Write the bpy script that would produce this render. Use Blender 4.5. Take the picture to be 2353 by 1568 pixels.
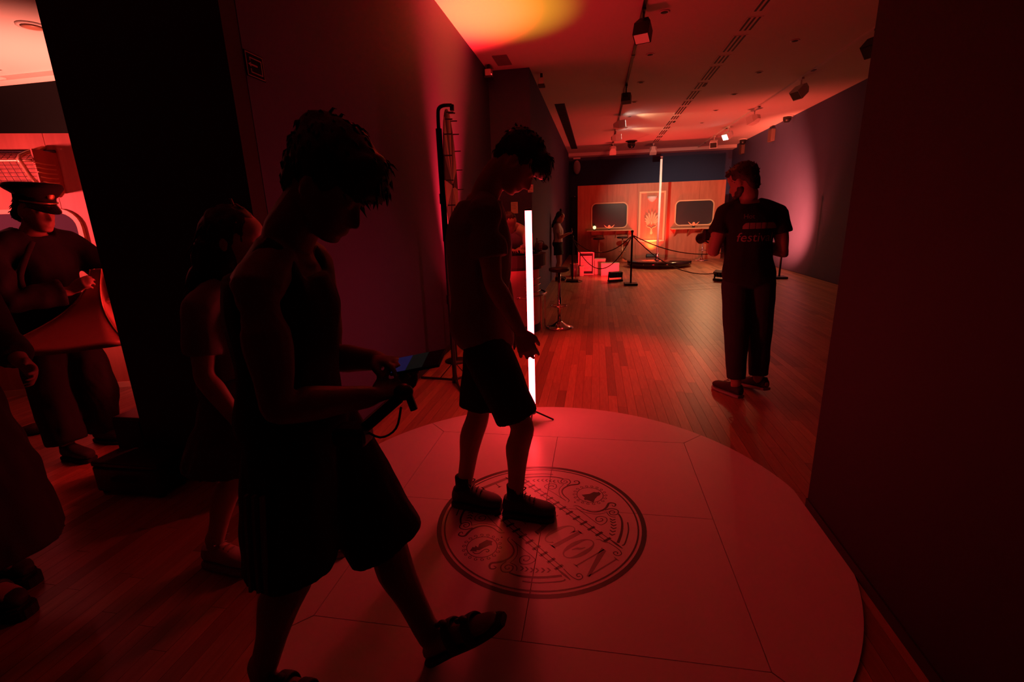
import bpy, bmesh, math, random
from mathutils import Vector as V, Matrix, noise

for o in list(bpy.data.objects): bpy.data.objects.remove(o)
S = bpy.context.scene
COL = S.collection
random.seed(7)
PI = math.pi

# ------------------------------------------------------------------ camera
cam_d = bpy.data.cameras.new('camera')
cam_d.sensor_width = 36.0
cam_d.lens = 1085.0 / 2353.0 * 36.0
cam_d.clip_start = 0.05
cam_o = bpy.data.objects.new('camera', cam_d); COL.objects.link(cam_o)
_r = Matrix(((0.98469, 0.01290, -0.17284), (0.17061, -0.25351, 0.95217), (-0.03154, -0.96725, -0.25188)))
cam_o.matrix_world = Matrix.Translation((0, 0, 1.42)) @ Matrix((
    (_r[0][0], -_r[0][1], -_r[0][2], 0), (_r[1][0], -_r[1][1], -_r[1][2], 0), (_r[2][0], -_r[2][1], -_r[2][2], 0), (0, 0, 0, 1)))
S.camera = cam_o

# ------------------------------------------------------------------ world, exposure
W = bpy.data.worlds.new('dim_interior'); S.world = W; W.use_nodes = True
W.node_tree.nodes['Background'].inputs[0].default_value = (0.55, 0.30, 0.40, 1)
W.node_tree.nodes['Background'].inputs[1].default_value = 0.0006
S.view_settings.view_transform = 'Standard'
S.view_settings.look = 'None'
S.view_settings.gamma = 1.0
S.view_settings.exposure = 0.0
S.view_settings.use_curve_mapping = False
S.cycles.max_bounces = 6
S.cycles.sample_clamp_indirect = 3.0

def spot(name, loc, target, energy, color, angle, blend=0.6, radius=0.05):
    d = bpy.data.lights.new(name, 'SPOT'); d.energy = energy; d.color = color
    d.spot_size = math.radians(angle); d.spot_blend = blend; d.shadow_soft_size = radius
    o = bpy.data.objects.new(name, d); COL.objects.link(o)
    o.location = loc
    o.rotation_euler = (V(target) - V(loc)).to_track_quat('-Z', 'Y').to_euler()
    return o
RED = (1.0, 0.012, 0.02)
AMBER = (1.0, 0.22, 0.006)
WARM = (1.0, 0.46, 0.21)
# floor par cans (their housings are built further down)
spot('assumed_beam_corner_red', (-1.22, 5.0, 0.30), (-1.62, 5.42, 2.75), 4200, RED, 42, 1.0, 0.06)  # beam of the assumed corner lamp, which stays out of view
spot('assumed_beam_corner_soft', (-1.20, 5.0, 0.30), (-1.0, 5.6, 3.55), 110, RED, 110, 1.0, 0.06)  # wide beam of the same assumed corner lamp
spot('added_amber_hotspot', (-1.02, 5.0, 0.30), (-1.10, 5.62, 3.55), 400, (1.0, 0.56, 0.03), 34, 1.0, 0.06)  # added amber beam, imitates the overexposed yellow of the red lamp's hotspot
spot('beam_door_red', (1.72, 15.50, 0.24), (1.72, 15.80, 1.35), 260, (1.0, 0.03, 0.025), 110, 0.9, 0.05)
spot('beam_door_amber', (1.72, 15.53, 0.24), (1.72, 15.80, 0.62), 70, AMBER, 75, 1.0, 0.05)
spot('beam_boxes_red', (0.40, 10.64, 0.18), (-0.10, 11.9, 0.25), 42, (1.0, 0.035, 0.04), 110, 0.7, 0.06)
spot('beam_boxes_ceiling', (0.40, 10.66, 0.22), (0.6, 15.5, 3.55), 150, RED, 140, 1.0, 0.06)
spot('beam_right_red', (2.72, 10.62, 0.22), (4.55, 12.75, 1.45), 3800, (1.0, 0.13, 0.07), 62, 1.0, 0.06)
spot('beam_right_ceiling', (2.72, 10.66, 0.24), (4.3, 14.8, 3.55), 450, (1.0, 0.07, 0.04), 130, 1.0, 0.06)
# track spotlights
spot('track_beam_floor_a', (3.215, 13.88, 3.24), (1.5, 12.0, 0.0), 270, WARM, 90, 0.9, 0.05)
spot('track_beam_floor_b', (3.28, 15.35, 3.25), (2.6, 12.6, 0.0), 130, WARM, 90, 0.9, 0.05)
spot('track_beam_pole', (0.49, 9.12, 3.27), (1.66, 13.72, 2.05), 1150, (1.0, 0.70, 0.48), 38, 1.0, 0.04)
spot('track_beam_ceiling_a', (0.62, 11.48, 3.35), (3.4, 13.6, 3.72), 45, WARM, 56, 0.7, 0.04)
spot('track_beam_ceiling_b', (0.61, 13.25, 3.345), (3.4, 15.3, 3.72), 45, WARM, 56, 0.7, 0.04)
spot('track_beam_hall_red', (0.44, 5.82, 3.16), (0.05, 4.75, 0.0), 330, (1.0, 0.016, 0.02), 50, 1.0, 0.06)
# train compartment on the left
spot('assumed_beam_left_panel', (-4.72, 1.84, 1.62), (-4.38, 3.50, 1.42), 240, (1.0, 0.10, 0.12), 92, 0.9, 0.08)  # beam of the assumed stand lamp out of view
spot('assumed_beam_left_ceiling', (-6.3, 5.1, 0.36), (-7.2, 6.1, 3.55), 1500, (1.0, 0.20, 0.13), 95, 1.0, 0.08)  # beam of the assumed lamp, unseen behind the compartment panel

# ------------------------------------------------------------------ materials
MAT = {}
def mat(name, col=(0.5, 0.5, 0.5), rough=0.6, metal=0.0, spec=0.5, emit=None, estr=0.0, trans=0.0, noise_scale=0, noise_amt=0.0, bump=0.0, bump_scale=60, sheen=0.0):
    m = bpy.data.materials.new(name); m.use_nodes = True
    nt = m.node_tree; b = nt.nodes['Principled BSDF']
    b.inputs['Base Color'].default_value = (*col, 1); b.inputs['Roughness'].default_value = rough
    b.inputs['Metallic'].default_value = metal; b.inputs['Specular IOR Level'].default_value = spec
    b.inputs['Transmission Weight'].default_value = trans
    if sheen: b.inputs['Sheen Weight'].default_value = sheen; b.inputs['Sheen Roughness'].default_value = 0.4
    if emit: b.inputs['Emission Color'].default_value = (*emit, 1); b.inputs['Emission Strength'].default_value = estr
    if noise_scale or bump:
        tc = nt.nodes.new('ShaderNodeTexCoord')
    if noise_scale:
        n = nt.nodes.new('ShaderNodeTexNoise'); n.inputs['Scale'].default_value = noise_scale; n.inputs['Detail'].default_value = 5
        nt.links.new(tc.outputs['Object'], n.inputs['Vector'])
        mx = nt.nodes.new('ShaderNodeMix'); mx.data_type = 'RGBA'
        mx.inputs[6].default_value = (*[c * (1 - noise_amt) for c in col], 1); mx.inputs[7].default_value = (*[min(1, c * (1 + noise_amt)) for c in col], 1)
        nt.links.new(n.outputs['Fac'], mx.inputs[0]); nt.links.new(mx.outputs[2], b.inputs['Base Color'])
    if bump:
        n2 = nt.nodes.new('ShaderNodeTexNoise'); n2.inputs['Scale'].default_value = bump_scale; n2.inputs['Detail'].default_value = 4
        nt.links.new(tc.outputs['Object'], n2.inputs['Vector'])
        bp = nt.nodes.new('ShaderNodeBump'); bp.inputs['Strength'].default_value = bump; bp.inputs['Distance'].default_value = 0.01
        nt.links.new(n2.outputs['Fac'], bp.inputs['Height']); nt.links.new(bp.outputs[0], b.inputs['Normal'])
    MAT[name] = m
    return m

def wood_mat(name, col, dark, scale, axis_scale, rough, tint=False, coat=0.0):
    m = bpy.data.materials.new(name); m.use_nodes = True
    nt = m.node_tree; b = nt.nodes['Principled BSDF']; b.inputs['Roughness'].default_value = rough
    b.inputs['Coat Weight'].default_value = coat; b.inputs['Coat Roughness'].default_value = 0.3
    tc = nt.nodes.new('ShaderNodeTexCoord'); mp = nt.nodes.new('ShaderNodeMapping'); mp.inputs['Scale'].default_value = axis_scale
    n = nt.nodes.new('ShaderNodeTexNoise'); n.inputs['Scale'].default_value = scale; n.inputs['Detail'].default_value = 6; n.inputs['Roughness'].default_value = 0.6
    nt.links.new(tc.outputs['Object'], mp.inputs['Vector']); nt.links.new(mp.outputs[0], n.inputs['Vector'])
    mx = nt.nodes.new('ShaderNodeMix'); mx.data_type = 'RGBA'; mx.inputs[6].default_value = (*dark, 1); mx.inputs[7].default_value = (*col, 1)
    rmp = nt.nodes.new('ShaderNodeMapRange'); rmp.inputs[1].default_value = 0.3; rmp.inputs[2].default_value = 0.7
    nt.links.new(n.outputs['Fac'], rmp.inputs[0]); nt.links.new(rmp.outputs[0], mx.inputs[0])
    out = mx.outputs[2]
    if tint:
        at = nt.nodes.new('ShaderNodeAttribute'); at.attribute_name = 'tint'
        ml = nt.nodes.new('ShaderNodeMix'); ml.data_type = 'RGBA'; ml.blend_type = 'MULTIPLY'; ml.inputs[0].default_value = 1.0
        nt.links.new(out, ml.inputs[6]); nt.links.new(at.outputs['Color'], ml.inputs[7]); out = ml.outputs[2]
    nt.links.new(out, b.inputs['Base Color'])
    MAT[name] = m
    return m

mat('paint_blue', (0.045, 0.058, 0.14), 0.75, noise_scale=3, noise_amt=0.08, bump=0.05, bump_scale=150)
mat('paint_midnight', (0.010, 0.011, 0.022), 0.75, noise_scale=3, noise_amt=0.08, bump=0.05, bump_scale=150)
mat('paint_shade', (0.020, 0.018, 0.028), 0.8, noise_scale=3, noise_amt=0.1)  # darker than the hall paint: shade of the unlit wall end as colour
mat('paint_white', (0.72, 0.70, 0.68), 0.8, noise_scale=2, noise_amt=0.03)
mat('black_trim', (0.012, 0.012, 0.013), 0.6)
wood_mat('floor_wood', (0.50, 0.30, 0.17), (0.36, 0.20, 0.11), 9, (6, 0.6, 6), 0.40, True, 0.15)
mat('slab', (0.05, 0.03, 0.02), 0.9)
wood_mat('panel_wood', (0.46, 0.17, 0.085), (0.34, 0.115, 0.055), 3, (4, 4, 0.5), 0.5)
mat('disc_board', (0.72, 0.68, 0.66), 0.38, noise_scale=5, noise_amt=0.04)
mat('print_black', (0.035, 0.025, 0.028), 0.42)
mat('print_grey', (0.24, 0.20, 0.20), 0.40)
mat('gold', (0.72, 0.50, 0.26), 0.35, 0.6)
mat('gold_paint', (0.62, 0.45, 0.24), 0.5)
mat('window_dull', (0.05, 0.04, 0.06), 0.7, spec=0.2)
mat('window_dark', (0.035, 0.033, 0.035), 0.25)
mat('black_metal', (0.015, 0.015, 0.016), 0.45, 0.3)
mat('black_plastic', (0.014, 0.014, 0.015), 0.4)
mat('black_rubber', (0.012, 0.012, 0.012), 0.8)
mat('chrome', (0.75, 0.75, 0.77), 0.12, 1.0)
mat('white_fixture', (0.75, 0.73, 0.70), 0.5)
mat('white_pole', (0.85, 0.84, 0.83), 0.3)
mat('gloss_black', (0.012, 0.012, 0.013), 0.12)
mat('red_lens', (0.4, 0.02, 0.02), 0.2, emit=(1, 0.06, 0.05), estr=0.25)
mat('warm_lens', (0.8, 0.8, 0.7), 0.2, emit=(1, 0.9, 0.72), estr=9)
mat('amber_glow', (0.8, 0.7, 0.5), 0.3, emit=(1, 0.72, 0.28), estr=2.2)
mat('tube_glow', (0.9, 0.9, 0.9), 0.3, emit=(1.0, 0.034, 0.042), estr=42)
mat('tube_side', (0.9, 0.9, 0.9), 0.3, emit=(1.0, 0.10, 0.12), estr=10)
mat('assumed_tube', (0.9, 0.9, 0.9), 0.3, emit=(1.0, 0.03, 0.03), estr=85)  # glow of the assumed, unseen lamp behind the wall end
mat('black_matte', (0.008, 0.007, 0.009), 0.95, spec=0.1)
mat('tube_glow_dim', (0.9, 0.3, 0.3), 0.3, emit=(1.0, 0.035, 0.04), estr=1.6)
mat('blue_led', (0.1, 0.1, 0.9), 0.3, emit=(0.12, 0.12, 1.0), estr=4)
mat('red_led', (0.9, 0.1, 0.1), 0.3, emit=(1.0, 0.05, 0.05), estr=2)
mat('screen', (0.02, 0.02, 0.03), 0.2, emit=(0.14, 0.10, 0.55), estr=0.06)
mat('screen_grey', (0.02, 0.02, 0.02), 0.2, emit=(0.5, 0.48, 0.42), estr=0.008)
mat('cardboard_white', (0.75, 0.68, 0.62), 0.6, noise_scale=8, noise_amt=0.05)
mat('paper', (0.78, 0.74, 0.70), 0.7)
mat('glass_clear', (0.9, 0.9, 0.9), 0.05, trans=0.9)
mat('bottle_glass', (0.10, 0.12, 0.10), 0.08, trans=0.5)
mat('acrylic', (0.5, 0.35, 0.35), 0.35, trans=0.75)
mat('rope', (0.10, 0.06, 0.05), 0.7)
mat('leather_dark', (0.02, 0.017, 0.017), 0.5)
mat('bar_front', (0.55, 0.35, 0.32), 0.55, noise_scale=6, noise_amt=0.1)
mat('skin', (0.42, 0.26, 0.19), 0.55, noise_scale=30, noise_amt=0.05)
mat('skin_tan', (0.20, 0.11, 0.08), 0.55, noise_scale=30, noise_amt=0.05)
mat('hair_dark', (0.012, 0.009, 0.008), 0.55)
mat('hair_brown', (0.028, 0.018, 0.012), 0.55)
mat('cloth_black', (0.010, 0.010, 0.011), 0.9, bump=0.2, bump_scale=25)
mat('cloth_navy', (0.008, 0.009, 0.016), 0.85, bump=0.2, bump_scale=25)
mat('cloth_charcoal', (0.030, 0.028, 0.030), 0.9, bump=0.2, bump_scale=25)
mat('cloth_grey', (0.20, 0.18, 0.19), 0.9, bump=0.25, bump_scale=22)
mat('cloth_cream', (0.62, 0.58, 0.54), 0.9, bump=0.2, bump_scale=22)
mat('cloth_plaid', (0.07, 0.06, 0.06), 0.9, noise_scale=60, noise_amt=0.5)
mat('denim', (0.018, 0.020, 0.032), 0.85, bump=0.2, bump_scale=40)
mat('stripe', (0.16, 0.15, 0.11), 0.8)
mat('shoe_dark', (0.03, 0.027, 0.03), 0.7)
mat('shoe_white', (0.42, 0.40, 0.38), 0.6)
mat('sole_pale', (0.30, 0.28, 0.27), 0.6)
mat('shirt_print', (0.36, 0.27, 0.25), 0.8)
mat('brass_badge', (0.5, 0.36, 0.16), 0.4, 0.8)
mat('horn_wood', (0.50, 0.26, 0.18), 0.4, noise_scale=8, noise_amt=0.15)
mat('net', (0.10, 0.05, 0.04), 0.8)

# ------------------------------------------------------------------ helpers
def tag(o, label=None, cat=None, group=None, kind=None):
    if label: o['label'] = label
    if cat: o['category'] = cat
    if group: o['group'] = group
    if kind: o['kind'] = kind
    return o
def thing(name, loc, label, cat, group=None):
    o = bpy.data.objects.new(name, None); COL.objects.link(o); o.location = loc
    o.empty_display_size = 0.1
    return tag(o, label, cat, group)
def root_of(o):
    v = V((0, 0, 0))
    while o is not None: v += o.location; o = o.parent
    return v
def add(name, me, material, parent=None, label=None):
    """mesh in world coordinates -> object, vertices moved into the parent's frame"""
    o = bpy.data.objects.new(name, me); COL.objects.link(o)
    if material and not me.materials: me.materials.append(MAT[material])
    if parent is not None:
        r = root_of(parent); me.transform(Matrix.Translation(-r)); o.parent = parent
    else:
        # put the origin at the base centre
        if len(me.vertices):
            xs = [v.co for v in me.vertices]
            c = V((sum(v.x for v in xs) / len(xs), sum(v.y for v in xs) / len(xs), min(v.z for v in xs)))
            me.transform(Matrix.Translation(-c)); o.location = c
    if label: o['label'] = label
    return o
def fin(bm, name='mesh', smooth=False):
    me = bpy.data.meshes.new(name)
    bmesh.ops.recalc_face_normals(bm, faces=bm.faces)
    bm.to_mesh(me); bm.free()
    if smooth:
        for p in me.polygons: p.use_smooth = True
    return me
def box(bm, x0, x1, y0, y1, z0, z1, mtx=None):
    vs = [bm.verts.new((x, y, z)) for z in (z0, z1) for x, y in ((x0, y0), (x1, y0), (x1, y1), (x0, y1))]
    for f in ((3, 2, 1, 0), (4, 5, 6, 7), (0, 1, 5, 4), (1, 2, 6, 5), (2, 3, 7, 6), (3, 0, 4, 7)):
        bm.faces.new([vs[i] for i in f])
    if mtx is not None: bmesh.ops.transform(bm, matrix=mtx, verts=vs)
    return vs
def boxm(*a, bevel=0.0, mtx=None):
    bm = bmesh.new(); box(bm, *a, mtx=mtx)
    if bevel: bmesh.ops.bevel(bm, geom=bm.edges[:], offset=bevel, segments=2, affect='EDGES', profile=0.5)
    return fin(bm, smooth=False)
def prism(bm, poly, z0, z1):
    a = [bm.verts.new((x, y, z0)) for x, y in poly]; b = [bm.verts.new((x, y, z1)) for x, y in poly]
    n = len(poly)
    bm.faces.new(a[::-1]); bm.faces.new(b)
    for i in range(n): bm.faces.new((a[i], a[(i + 1) % n], b[(i + 1) % n], b[i]))
    return a + b
def cr(P, t):
    """catmull-rom through a list of Vectors / floats, t in 0..len-1"""
    n = len(P); i = min(int(t), n - 2); f = t - i
    p0, p1, p2, p3 = P[max(i - 1, 0)], P[i], P[i + 1], P[min(i + 2, n - 1)]
    return 0.5 * (2 * p1 + (p2 - p0) * f + (2 * p0 - 5 * p1 + 4 * p2 - p3) * f * f + (3 * p1 - p0 - 3 * p2 + p3) * f ** 3)
def loft(bm, secs, n=16, sub=3, pw=2.0):
    """secs: (centre, U half axis, V half axis); closed solid"""
    C_, U_, W_ = [V(s[0]) for s in secs], [V(s[1]) for s in secs], [V(s[2]) for s in secs]
    m = len(secs); rings = []
    T = [i / sub for i in range((m - 1) * sub + 1)]
    for t in T:
        c, u, w = cr(C_, t), cr(U_, t), cr(W_, t)
        ring = []
        for k in range(n):
            a = 2 * PI * k / n; ca, sa = math.cos(a), math.sin(a)
            e = 2.0 / pw
            ring.append(bm.verts.new(c + u * (math.copysign(abs(ca) ** e, ca)) + w * (math.copysign(abs(sa) ** e, sa))))
        rings.append(ring)
    for a, b in zip(rings, rings[1:]):
        for k in range(n): bm.faces.new((a[k], a[(k + 1) % n], b[(k + 1) % n], b[k]))
    bm.faces.new(rings[0][::-1]); bm.faces.new(rings[-1])
    return [v for r in rings for v in r]
def limb(bm, pts, radii, n=12, sub=3, ref=None, flat=1.0, caps=True):
    """round limb through pts with a radius at each"""
    pts = [V(p) for p in pts]; secs = []
    m = len(pts)
    ref = V(ref) if ref is not None else V((0.13, 0.27, 0.95))
    prev = None; fr = []
    for i in range(m):
        t = (pts[min(i + 1, m - 1)] - pts[max(i - 1, 0)])
        t = t.normalized() if t.length > 1e-7 else V((0, 0, 1))
        u = t.cross(ref)
        if u.length < 0.05: u = t.cross(V((1, 0.2, 0)))
        u.normalize()
        if prev is not None and u.dot(prev) < 0: u = -u
        prev = u
        w = u.cross(t); fr.append((t, u, w))
    if caps:
        r = radii[0]; t, u, w = fr[0]
        secs.append((pts[0] - t * r * 0.8, u * r * 0.45, w * r * 0.45 * flat))
    for p, r, (t, u, w) in zip(pts, radii, fr): secs.append((p, u * r, w * r * flat))
    if caps:
        r = radii[-1]; t, u, w = fr[-1]
        secs.append((pts[-1] + t * r * 0.8, u * r * 0.45, w * r * 0.45 * flat))
    return loft(bm, secs, n, sub)
def rod(bm, a, b, r, n=8, r2=None):
    a, b = V(a), V(b); t = (b - a).normalized()
    u = t.cross(V((0, 0, 1)));
    if u.length < 0.05: u = t.cross(V((1, 0, 0)))
    u.normalize(); w = u.cross(t); r2 = r if r2 is None else r2
    A = [bm.verts.new(a + (u * math.cos(2 * PI * k / n) + w * math.sin(2 * PI * k / n)) * r) for k in range(n)]
    B = [bm.verts.new(b + (u * math.cos(2 * PI * k / n) + w * math.sin(2 * PI * k / n)) * r2) for k in range(n)]
    for k in range(n): bm.faces.new((A[k], A[(k + 1) % n], B[(k + 1) % n], B[k]))
    bm.faces.new(A[::-1]); bm.faces.new(B)
def rodm(a, b, r, n=10, r2=None):
    bm = bmesh.new(); rod(bm, a, b, r, n, r2); return fin(bm, smooth=False)
def wire(bm, pts, r, n=6, sub=4):
    """thin tube through points"""
    P = [V(p) for p in pts]; Q = [cr(P, i / sub) for i in range((len(P) - 1) * sub + 1)]
    rings = []; prev = None
    for i, p in enumerate(Q):
        t = (Q[min(i + 1, len(Q) - 1)] - Q[max(i - 1, 0)])
        t = t.normalized() if t.length > 1e-9 else V((0, 0, 1))
        u = t.cross(prev) if prev is not None else t.cross(V((0.1, 0.2, 1)))
        if u.length < 0.02: u = t.cross(V((1, 0.3, 0)))
        u.normalize(); w = u.cross(t); prev = w
        rings.append([bm.verts.new(p + (u * math.cos(2 * PI * k / n) + w * math.sin(2 * PI * k / n)) * r) for k in range(n)])
    for a, b in zip(rings, rings[1:]):
        for k in range(n): bm.faces.new((a[k], a[(k + 1) % n], b[(k + 1) % n], b[k]))
    bm.faces.new(rings[0][::-1]); bm.faces.new(rings[-1])
def wirem(pts, r, n=6, sub=4):
    bm = bmesh.new(); wire(bm, pts, r, n, sub); return fin(bm, smooth=True)
def lathe(bm, prof, c, n=24):
    c = V(c); rings = []
    for r, z in prof:
        rings.append([bm.verts.new(c + V((max(r, 0.0004) * math.cos(2 * PI * k / n), max(r, 0.0004) * math.sin(2 * PI * k / n), z))) for k in range(n)])
    for a, b in zip(rings, rings[1:]):
        for k in range(n): bm.faces.new((a[k], a[(k + 1) % n], b[(k + 1) % n], b[k]))
    bm.faces.new(rings[0][::-1]); bm.faces.new(rings[-1])
def lathem(prof, c, n=24, smooth=True):
    bm = bmesh.new(); lathe(bm, prof, c, n); return fin(bm, smooth=smooth)
def ell(bm, c, rx, ry, rz, M=None, seg=12):
    r = bmesh.ops.create_uvsphere(bm, u_segments=seg, v_segments=max(6, seg * 2 // 3), radius=1.0)
    m = Matrix.Translation(V(c)) @ Matrix.Diagonal((rx, ry, rz, 1))
    if M is not None: m = M @ m
    bmesh.ops.transform(bm, matrix=m, verts=r['verts'])
def remesh(bm, voxel, it=6, noise_amp=0.0, noise_freq=8.0):
    me = fin(bm)
    o = bpy.data.objects.new('tmp', me); COL.objects.link(o)
    r = o.modifiers.new('r', 'REMESH'); r.mode = 'VOXEL'; r.voxel_size = voxel; r.use_smooth_shade = True
    if it:
        s = o.modifiers.new('s', 'SMOOTH'); s.factor = 0.5; s.iterations = it
    dg = bpy.context.evaluated_depsgraph_get(); dg.update()
    out = bpy.data.meshes.new_from_object(o.evaluated_get(dg))
    bpy.data.objects.remove(o); bpy.data.meshes.remove(me)
    if noise_amp:
        for v, nn in zip(out.vertices, [p.normal.copy() for p in out.vertices]):
            v.co += nn * noise_amp * noise.noise(V((v.co.x * noise_freq * 1.6, v.co.y * noise_freq * 1.6, v.co.z * noise_freq)))
    out.materials.clear()
    for p in out.polygons: p.use_smooth = True
    return out
def copy_tree(o, loc, label=None, parent=None):
    c = o.copy(); COL.objects.link(c); c.location = loc
    if parent is not None: c.parent = parent
    if label: c['label'] = label
    for ch in o.children: copy_tree(ch, ch.location, None, c)
    return c
# ================================================================== setting
H = 3.55; XL = -1.62; XB = -1.0; YBLK = 7.65; XR = 4.55; YB = 18.3; XF = 1.035; YF = 2.25
def struct(name, me, m, parent=None):
    o = add(name, me, m, parent)
    if parent is None: o['kind'] = 'structure'
    return o
floor = struct('floor', boxm(-9.0, 5.0, -2.0, 18.6, -0.12, -0.005), 'slab')
ceiling = struct('ceiling', boxm(-9.0, 5.0, -2.0, 18.6, H, H + 0.12), 'paint_white')
struct('wall_back', boxm(-1.4, 5.0, YB, YB + 0.2, 0, H), 'paint_blue')
struct('wall_right', boxm(XR, XR + 0.2, 2.25, YB, 0, H), 'paint_blue')
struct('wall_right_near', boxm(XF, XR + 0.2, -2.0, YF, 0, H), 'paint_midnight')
# thick wall between hall and train compartment: hall face, unlit end face with its shade put into a dark colour, compartment face
wl = struct('wall_left', boxm(XL - 0.5, XL, 2.2005, YBLK + 0.3, 0, H), 'paint_blue')
struct('wall_left_end', boxm(-2.56, XL, 2.095, 2.20, 0, H), 'paint_shade')
struct('wall_left_far', boxm(-2.0, XB, YBLK, YB, 0, H), 'paint_blue')
struct('wall_compartment', boxm(-9.0, -2.14, 6.15, 6.35, 0, H), 'black_matte')  # wall lies unlit; its shade is put into the black colour
struct('wall_compartment_side', boxm(-2.24, -2.13, 2.20, 6.15, 0, H), 'paint_shade')
struct('baseboard_left', boxm(XL, XL + 0.014, 2.202, YBLK, 0, 0.06), 'black_trim')
struct('baseboard_right_near', boxm(XF - 0.008, XF, -2.0, YF, 0, 0.05), 'black_trim')
struct('trim_1', boxm(XL, XL + 0.002, 2.202, 2.44, 0, H), 'paint_blue')
# dark bulkhead over the back wall, front of the ceiling drop
struct('trim_2', boxm(-1.0, XR, YB - 0.5, YB, H - 0.10, H), 'paint_white')
struct('trim_3', boxm(-9.0, -2.56, 5.95, 6.15, H - 0.06, H), 'paint_white')

# floor boards
PW = 0.068
tints = [(1.0, 1.0, 1.0), (0.72, 0.70, 0.68), (0.86, 0.86, 0.84), (1.16, 1.14, 1.10), (0.60, 0.56, 0.54), (0.94, 0.9, 0.88)]
lens = [0.7, 0.95, 1.2, 1.5]
def plank_mesh(L, t):
    bm = bmesh.new(); box(bm, -PW / 2 + 0.0008, PW / 2 - 0.0008, 0, L - 0.0016, -0.005, 0.0)
    me = fin(bm); a = me.color_attributes.new('tint', 'FLOAT_COLOR', 'CORNER')
    for d in a.data: d.color = (*tints[t], 1)
    me.materials.append(MAT['floor_wood']); return me
PM = {(i, j): plank_mesh(L, j) for i, L in enumerate(lens) for j in range(len(tints))}
rp = random.Random(3); boards = []
x = -5.6
while x < XR - 0.02:
    y = -0.5 + rp.uniform(-1.2, 0)
    ymax = YB if x > -2.4 else 6.1
    while y < ymax - 0.1:
        i = rp.randrange(4); j = rp.choices(range(6), (5, 3, 4, 2, 2, 4))[0]
        boards.append((x + PW / 2, y, i, j)); y += lens[i]
    x += PW
def seen_size(b):
    cx_, cy_ = b[0], b[1] + lens[b[2]] / 2
    if cx_ > XF and cy_ < YF: return 0
    if -2.56 < cx_ < XL and cy_ > 2.1: return 0
    if (cx_ + 0.227) ** 2 + (cy_ - 2.09) ** 2 < 1.05 ** 2: return 0
    if cy_ < 0.75 or cx_ / max(cy_, 0.1) < -1.75: return 0
    if cx_ < XL and cy_ > 3.4: return 0
    return lens[b[2]] / ((cx_ ** 2 + cy_ ** 2) ** 0.5 + 0.3) ** 2
boards.sort(key=seen_size, reverse=True)
for bx_, by_, i, j in boards[:300]:
    o = bpy.data.objects.new('plank', PM[(i, j)]); COL.objects.link(o); o.parent = floor
    o.location = V((bx_, by_, 0)) - floor.location
bm = bmesh.new(); cl = bm.loops.layers.float_color.new('tint')
for bx_, by_, i, j in boards[300:]:
    if bx_ > XF + 0.05 and by_ + lens[i] < YF: continue
    f0 = len(bm.faces)
    vs = [bm.verts.new((bx_ + sx * (PW / 2 - 0.0008), by_ + yy, 0.0)) for sx, yy in ((-1, 0), (1, 0), (1, lens[i] - 0.0016), (-1, lens[i] - 0.0016))]
    f = bm.faces.new(vs)
    for l in f.loops: l[cl] = (*tints[j], 1)
me = bpy.data.meshes.new('planks'); bm.to_mesh(me); bm.free()
po = add('far_planks', me, 'floor_wood', floor); po['kind'] = 'stuff'

# ---------------------------------------------------------------- ceiling fittings
yy = 5.6; k = 0
spans = []
while yy < 16.2:
    L = (0.75, 0.42, 0.62, 0.36)[k % 4]; spans.append((yy, yy + L)); yy += L + 0.16; k += 1
vent = thing('slot_vent', (1.75, 5.6, H - 0.01), 'long row of slotted air vents along the middle of the white ceiling', 'vent')
for k, (a, b) in enumerate(spans):
    bm = bmesh.new(); box(bm, 1.66, 1.84, a, b, H - 0.006, H - 0.0005); f = add('slot_frame', fin(bm), 'paint_white', vent)
    for s in range(3 if k % 5 else 2):
        bm = bmesh.new(); box(bm, 1.68 + s * 0.055, 1.705 + s * 0.055, a + 0.01, b - 0.01, H - 0.009, H - 0.0065); add('slot', fin(bm), 'black_trim', f)
    if k % 5 == 0:
        bm = bmesh.new(); box(bm, 1.785, 1.835, a + 0.05, a + 0.25, H - 0.014, H - 0.0065); add('cover', fin(bm), 'black_trim', f)
grille = thing('louvre_grille', (-0.74, 10.1, H - 0.01), 'long dark louvred grille in the ceiling beside the far left wall', 'vent')
add('frame', boxm(-0.84, -0.64, 10.1, 16.6, H - 0.008, H - 0.0005), 'paint_blue', grille)
for i in range(54):
    add('louvre', boxm(-0.825, -0.655, 10.14 + i * 0.12, 10.20 + i * 0.12, H - 0.016, H - 0.0085), 'black_trim', grille)
# recessed downlights (two rows) in the hall and one in the compartment
def downlight(x, y, label, group='small recessed downlights in the hall ceiling'):
    t = thing('downlight', (x, y, H - 0.01), label, 'downlight', group)
    add('trim_ring', lathem([(0.055, H - 0.002), (0.06, H - 0.006), (0.04, H - 0.010)], (x, y, 0), 16), 'white_fixture', t)
    add('lamp_well', lathem([(0.040, H - 0.0105), (0.038, H - 0.012), (0.0, H - 0.0125)], (x, y, 0), 16), 'black_trim', t)
    return t
nth = ['nearest', 'second', 'third', 'fourth', 'fifth', 'sixth']
for i in range(6): downlight(0.70, 6.10 + 1.43 * i, 'recessed ceiling downlight right of the left spotlight track, %s from the camera' % nth[i])
for i in range(5): downlight(2.52, 7.49 + 1.43 * i, 'recessed ceiling downlight left of the right spotlight track, %s from the camera' % nth[i])
t = thing('downlight', (-5.9, 4.73, H - 0.01), 'round recessed downlight in the pink-lit compartment ceiling', 'downlight')
add('trim_ring', lathem([(0.13, H - 0.002), (0.135, H - 0.012), (0.10, H - 0.016)], (-5.9, 4.73, 0), 20), 'white_fixture', t)
add('lamp_well', lathem([(0.10, H - 0.0165), (0.05, H - 0.03), (0.0, H - 0.031)], (-5.9, 4.73, 0), 20), 'horn_wood', t)

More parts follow.
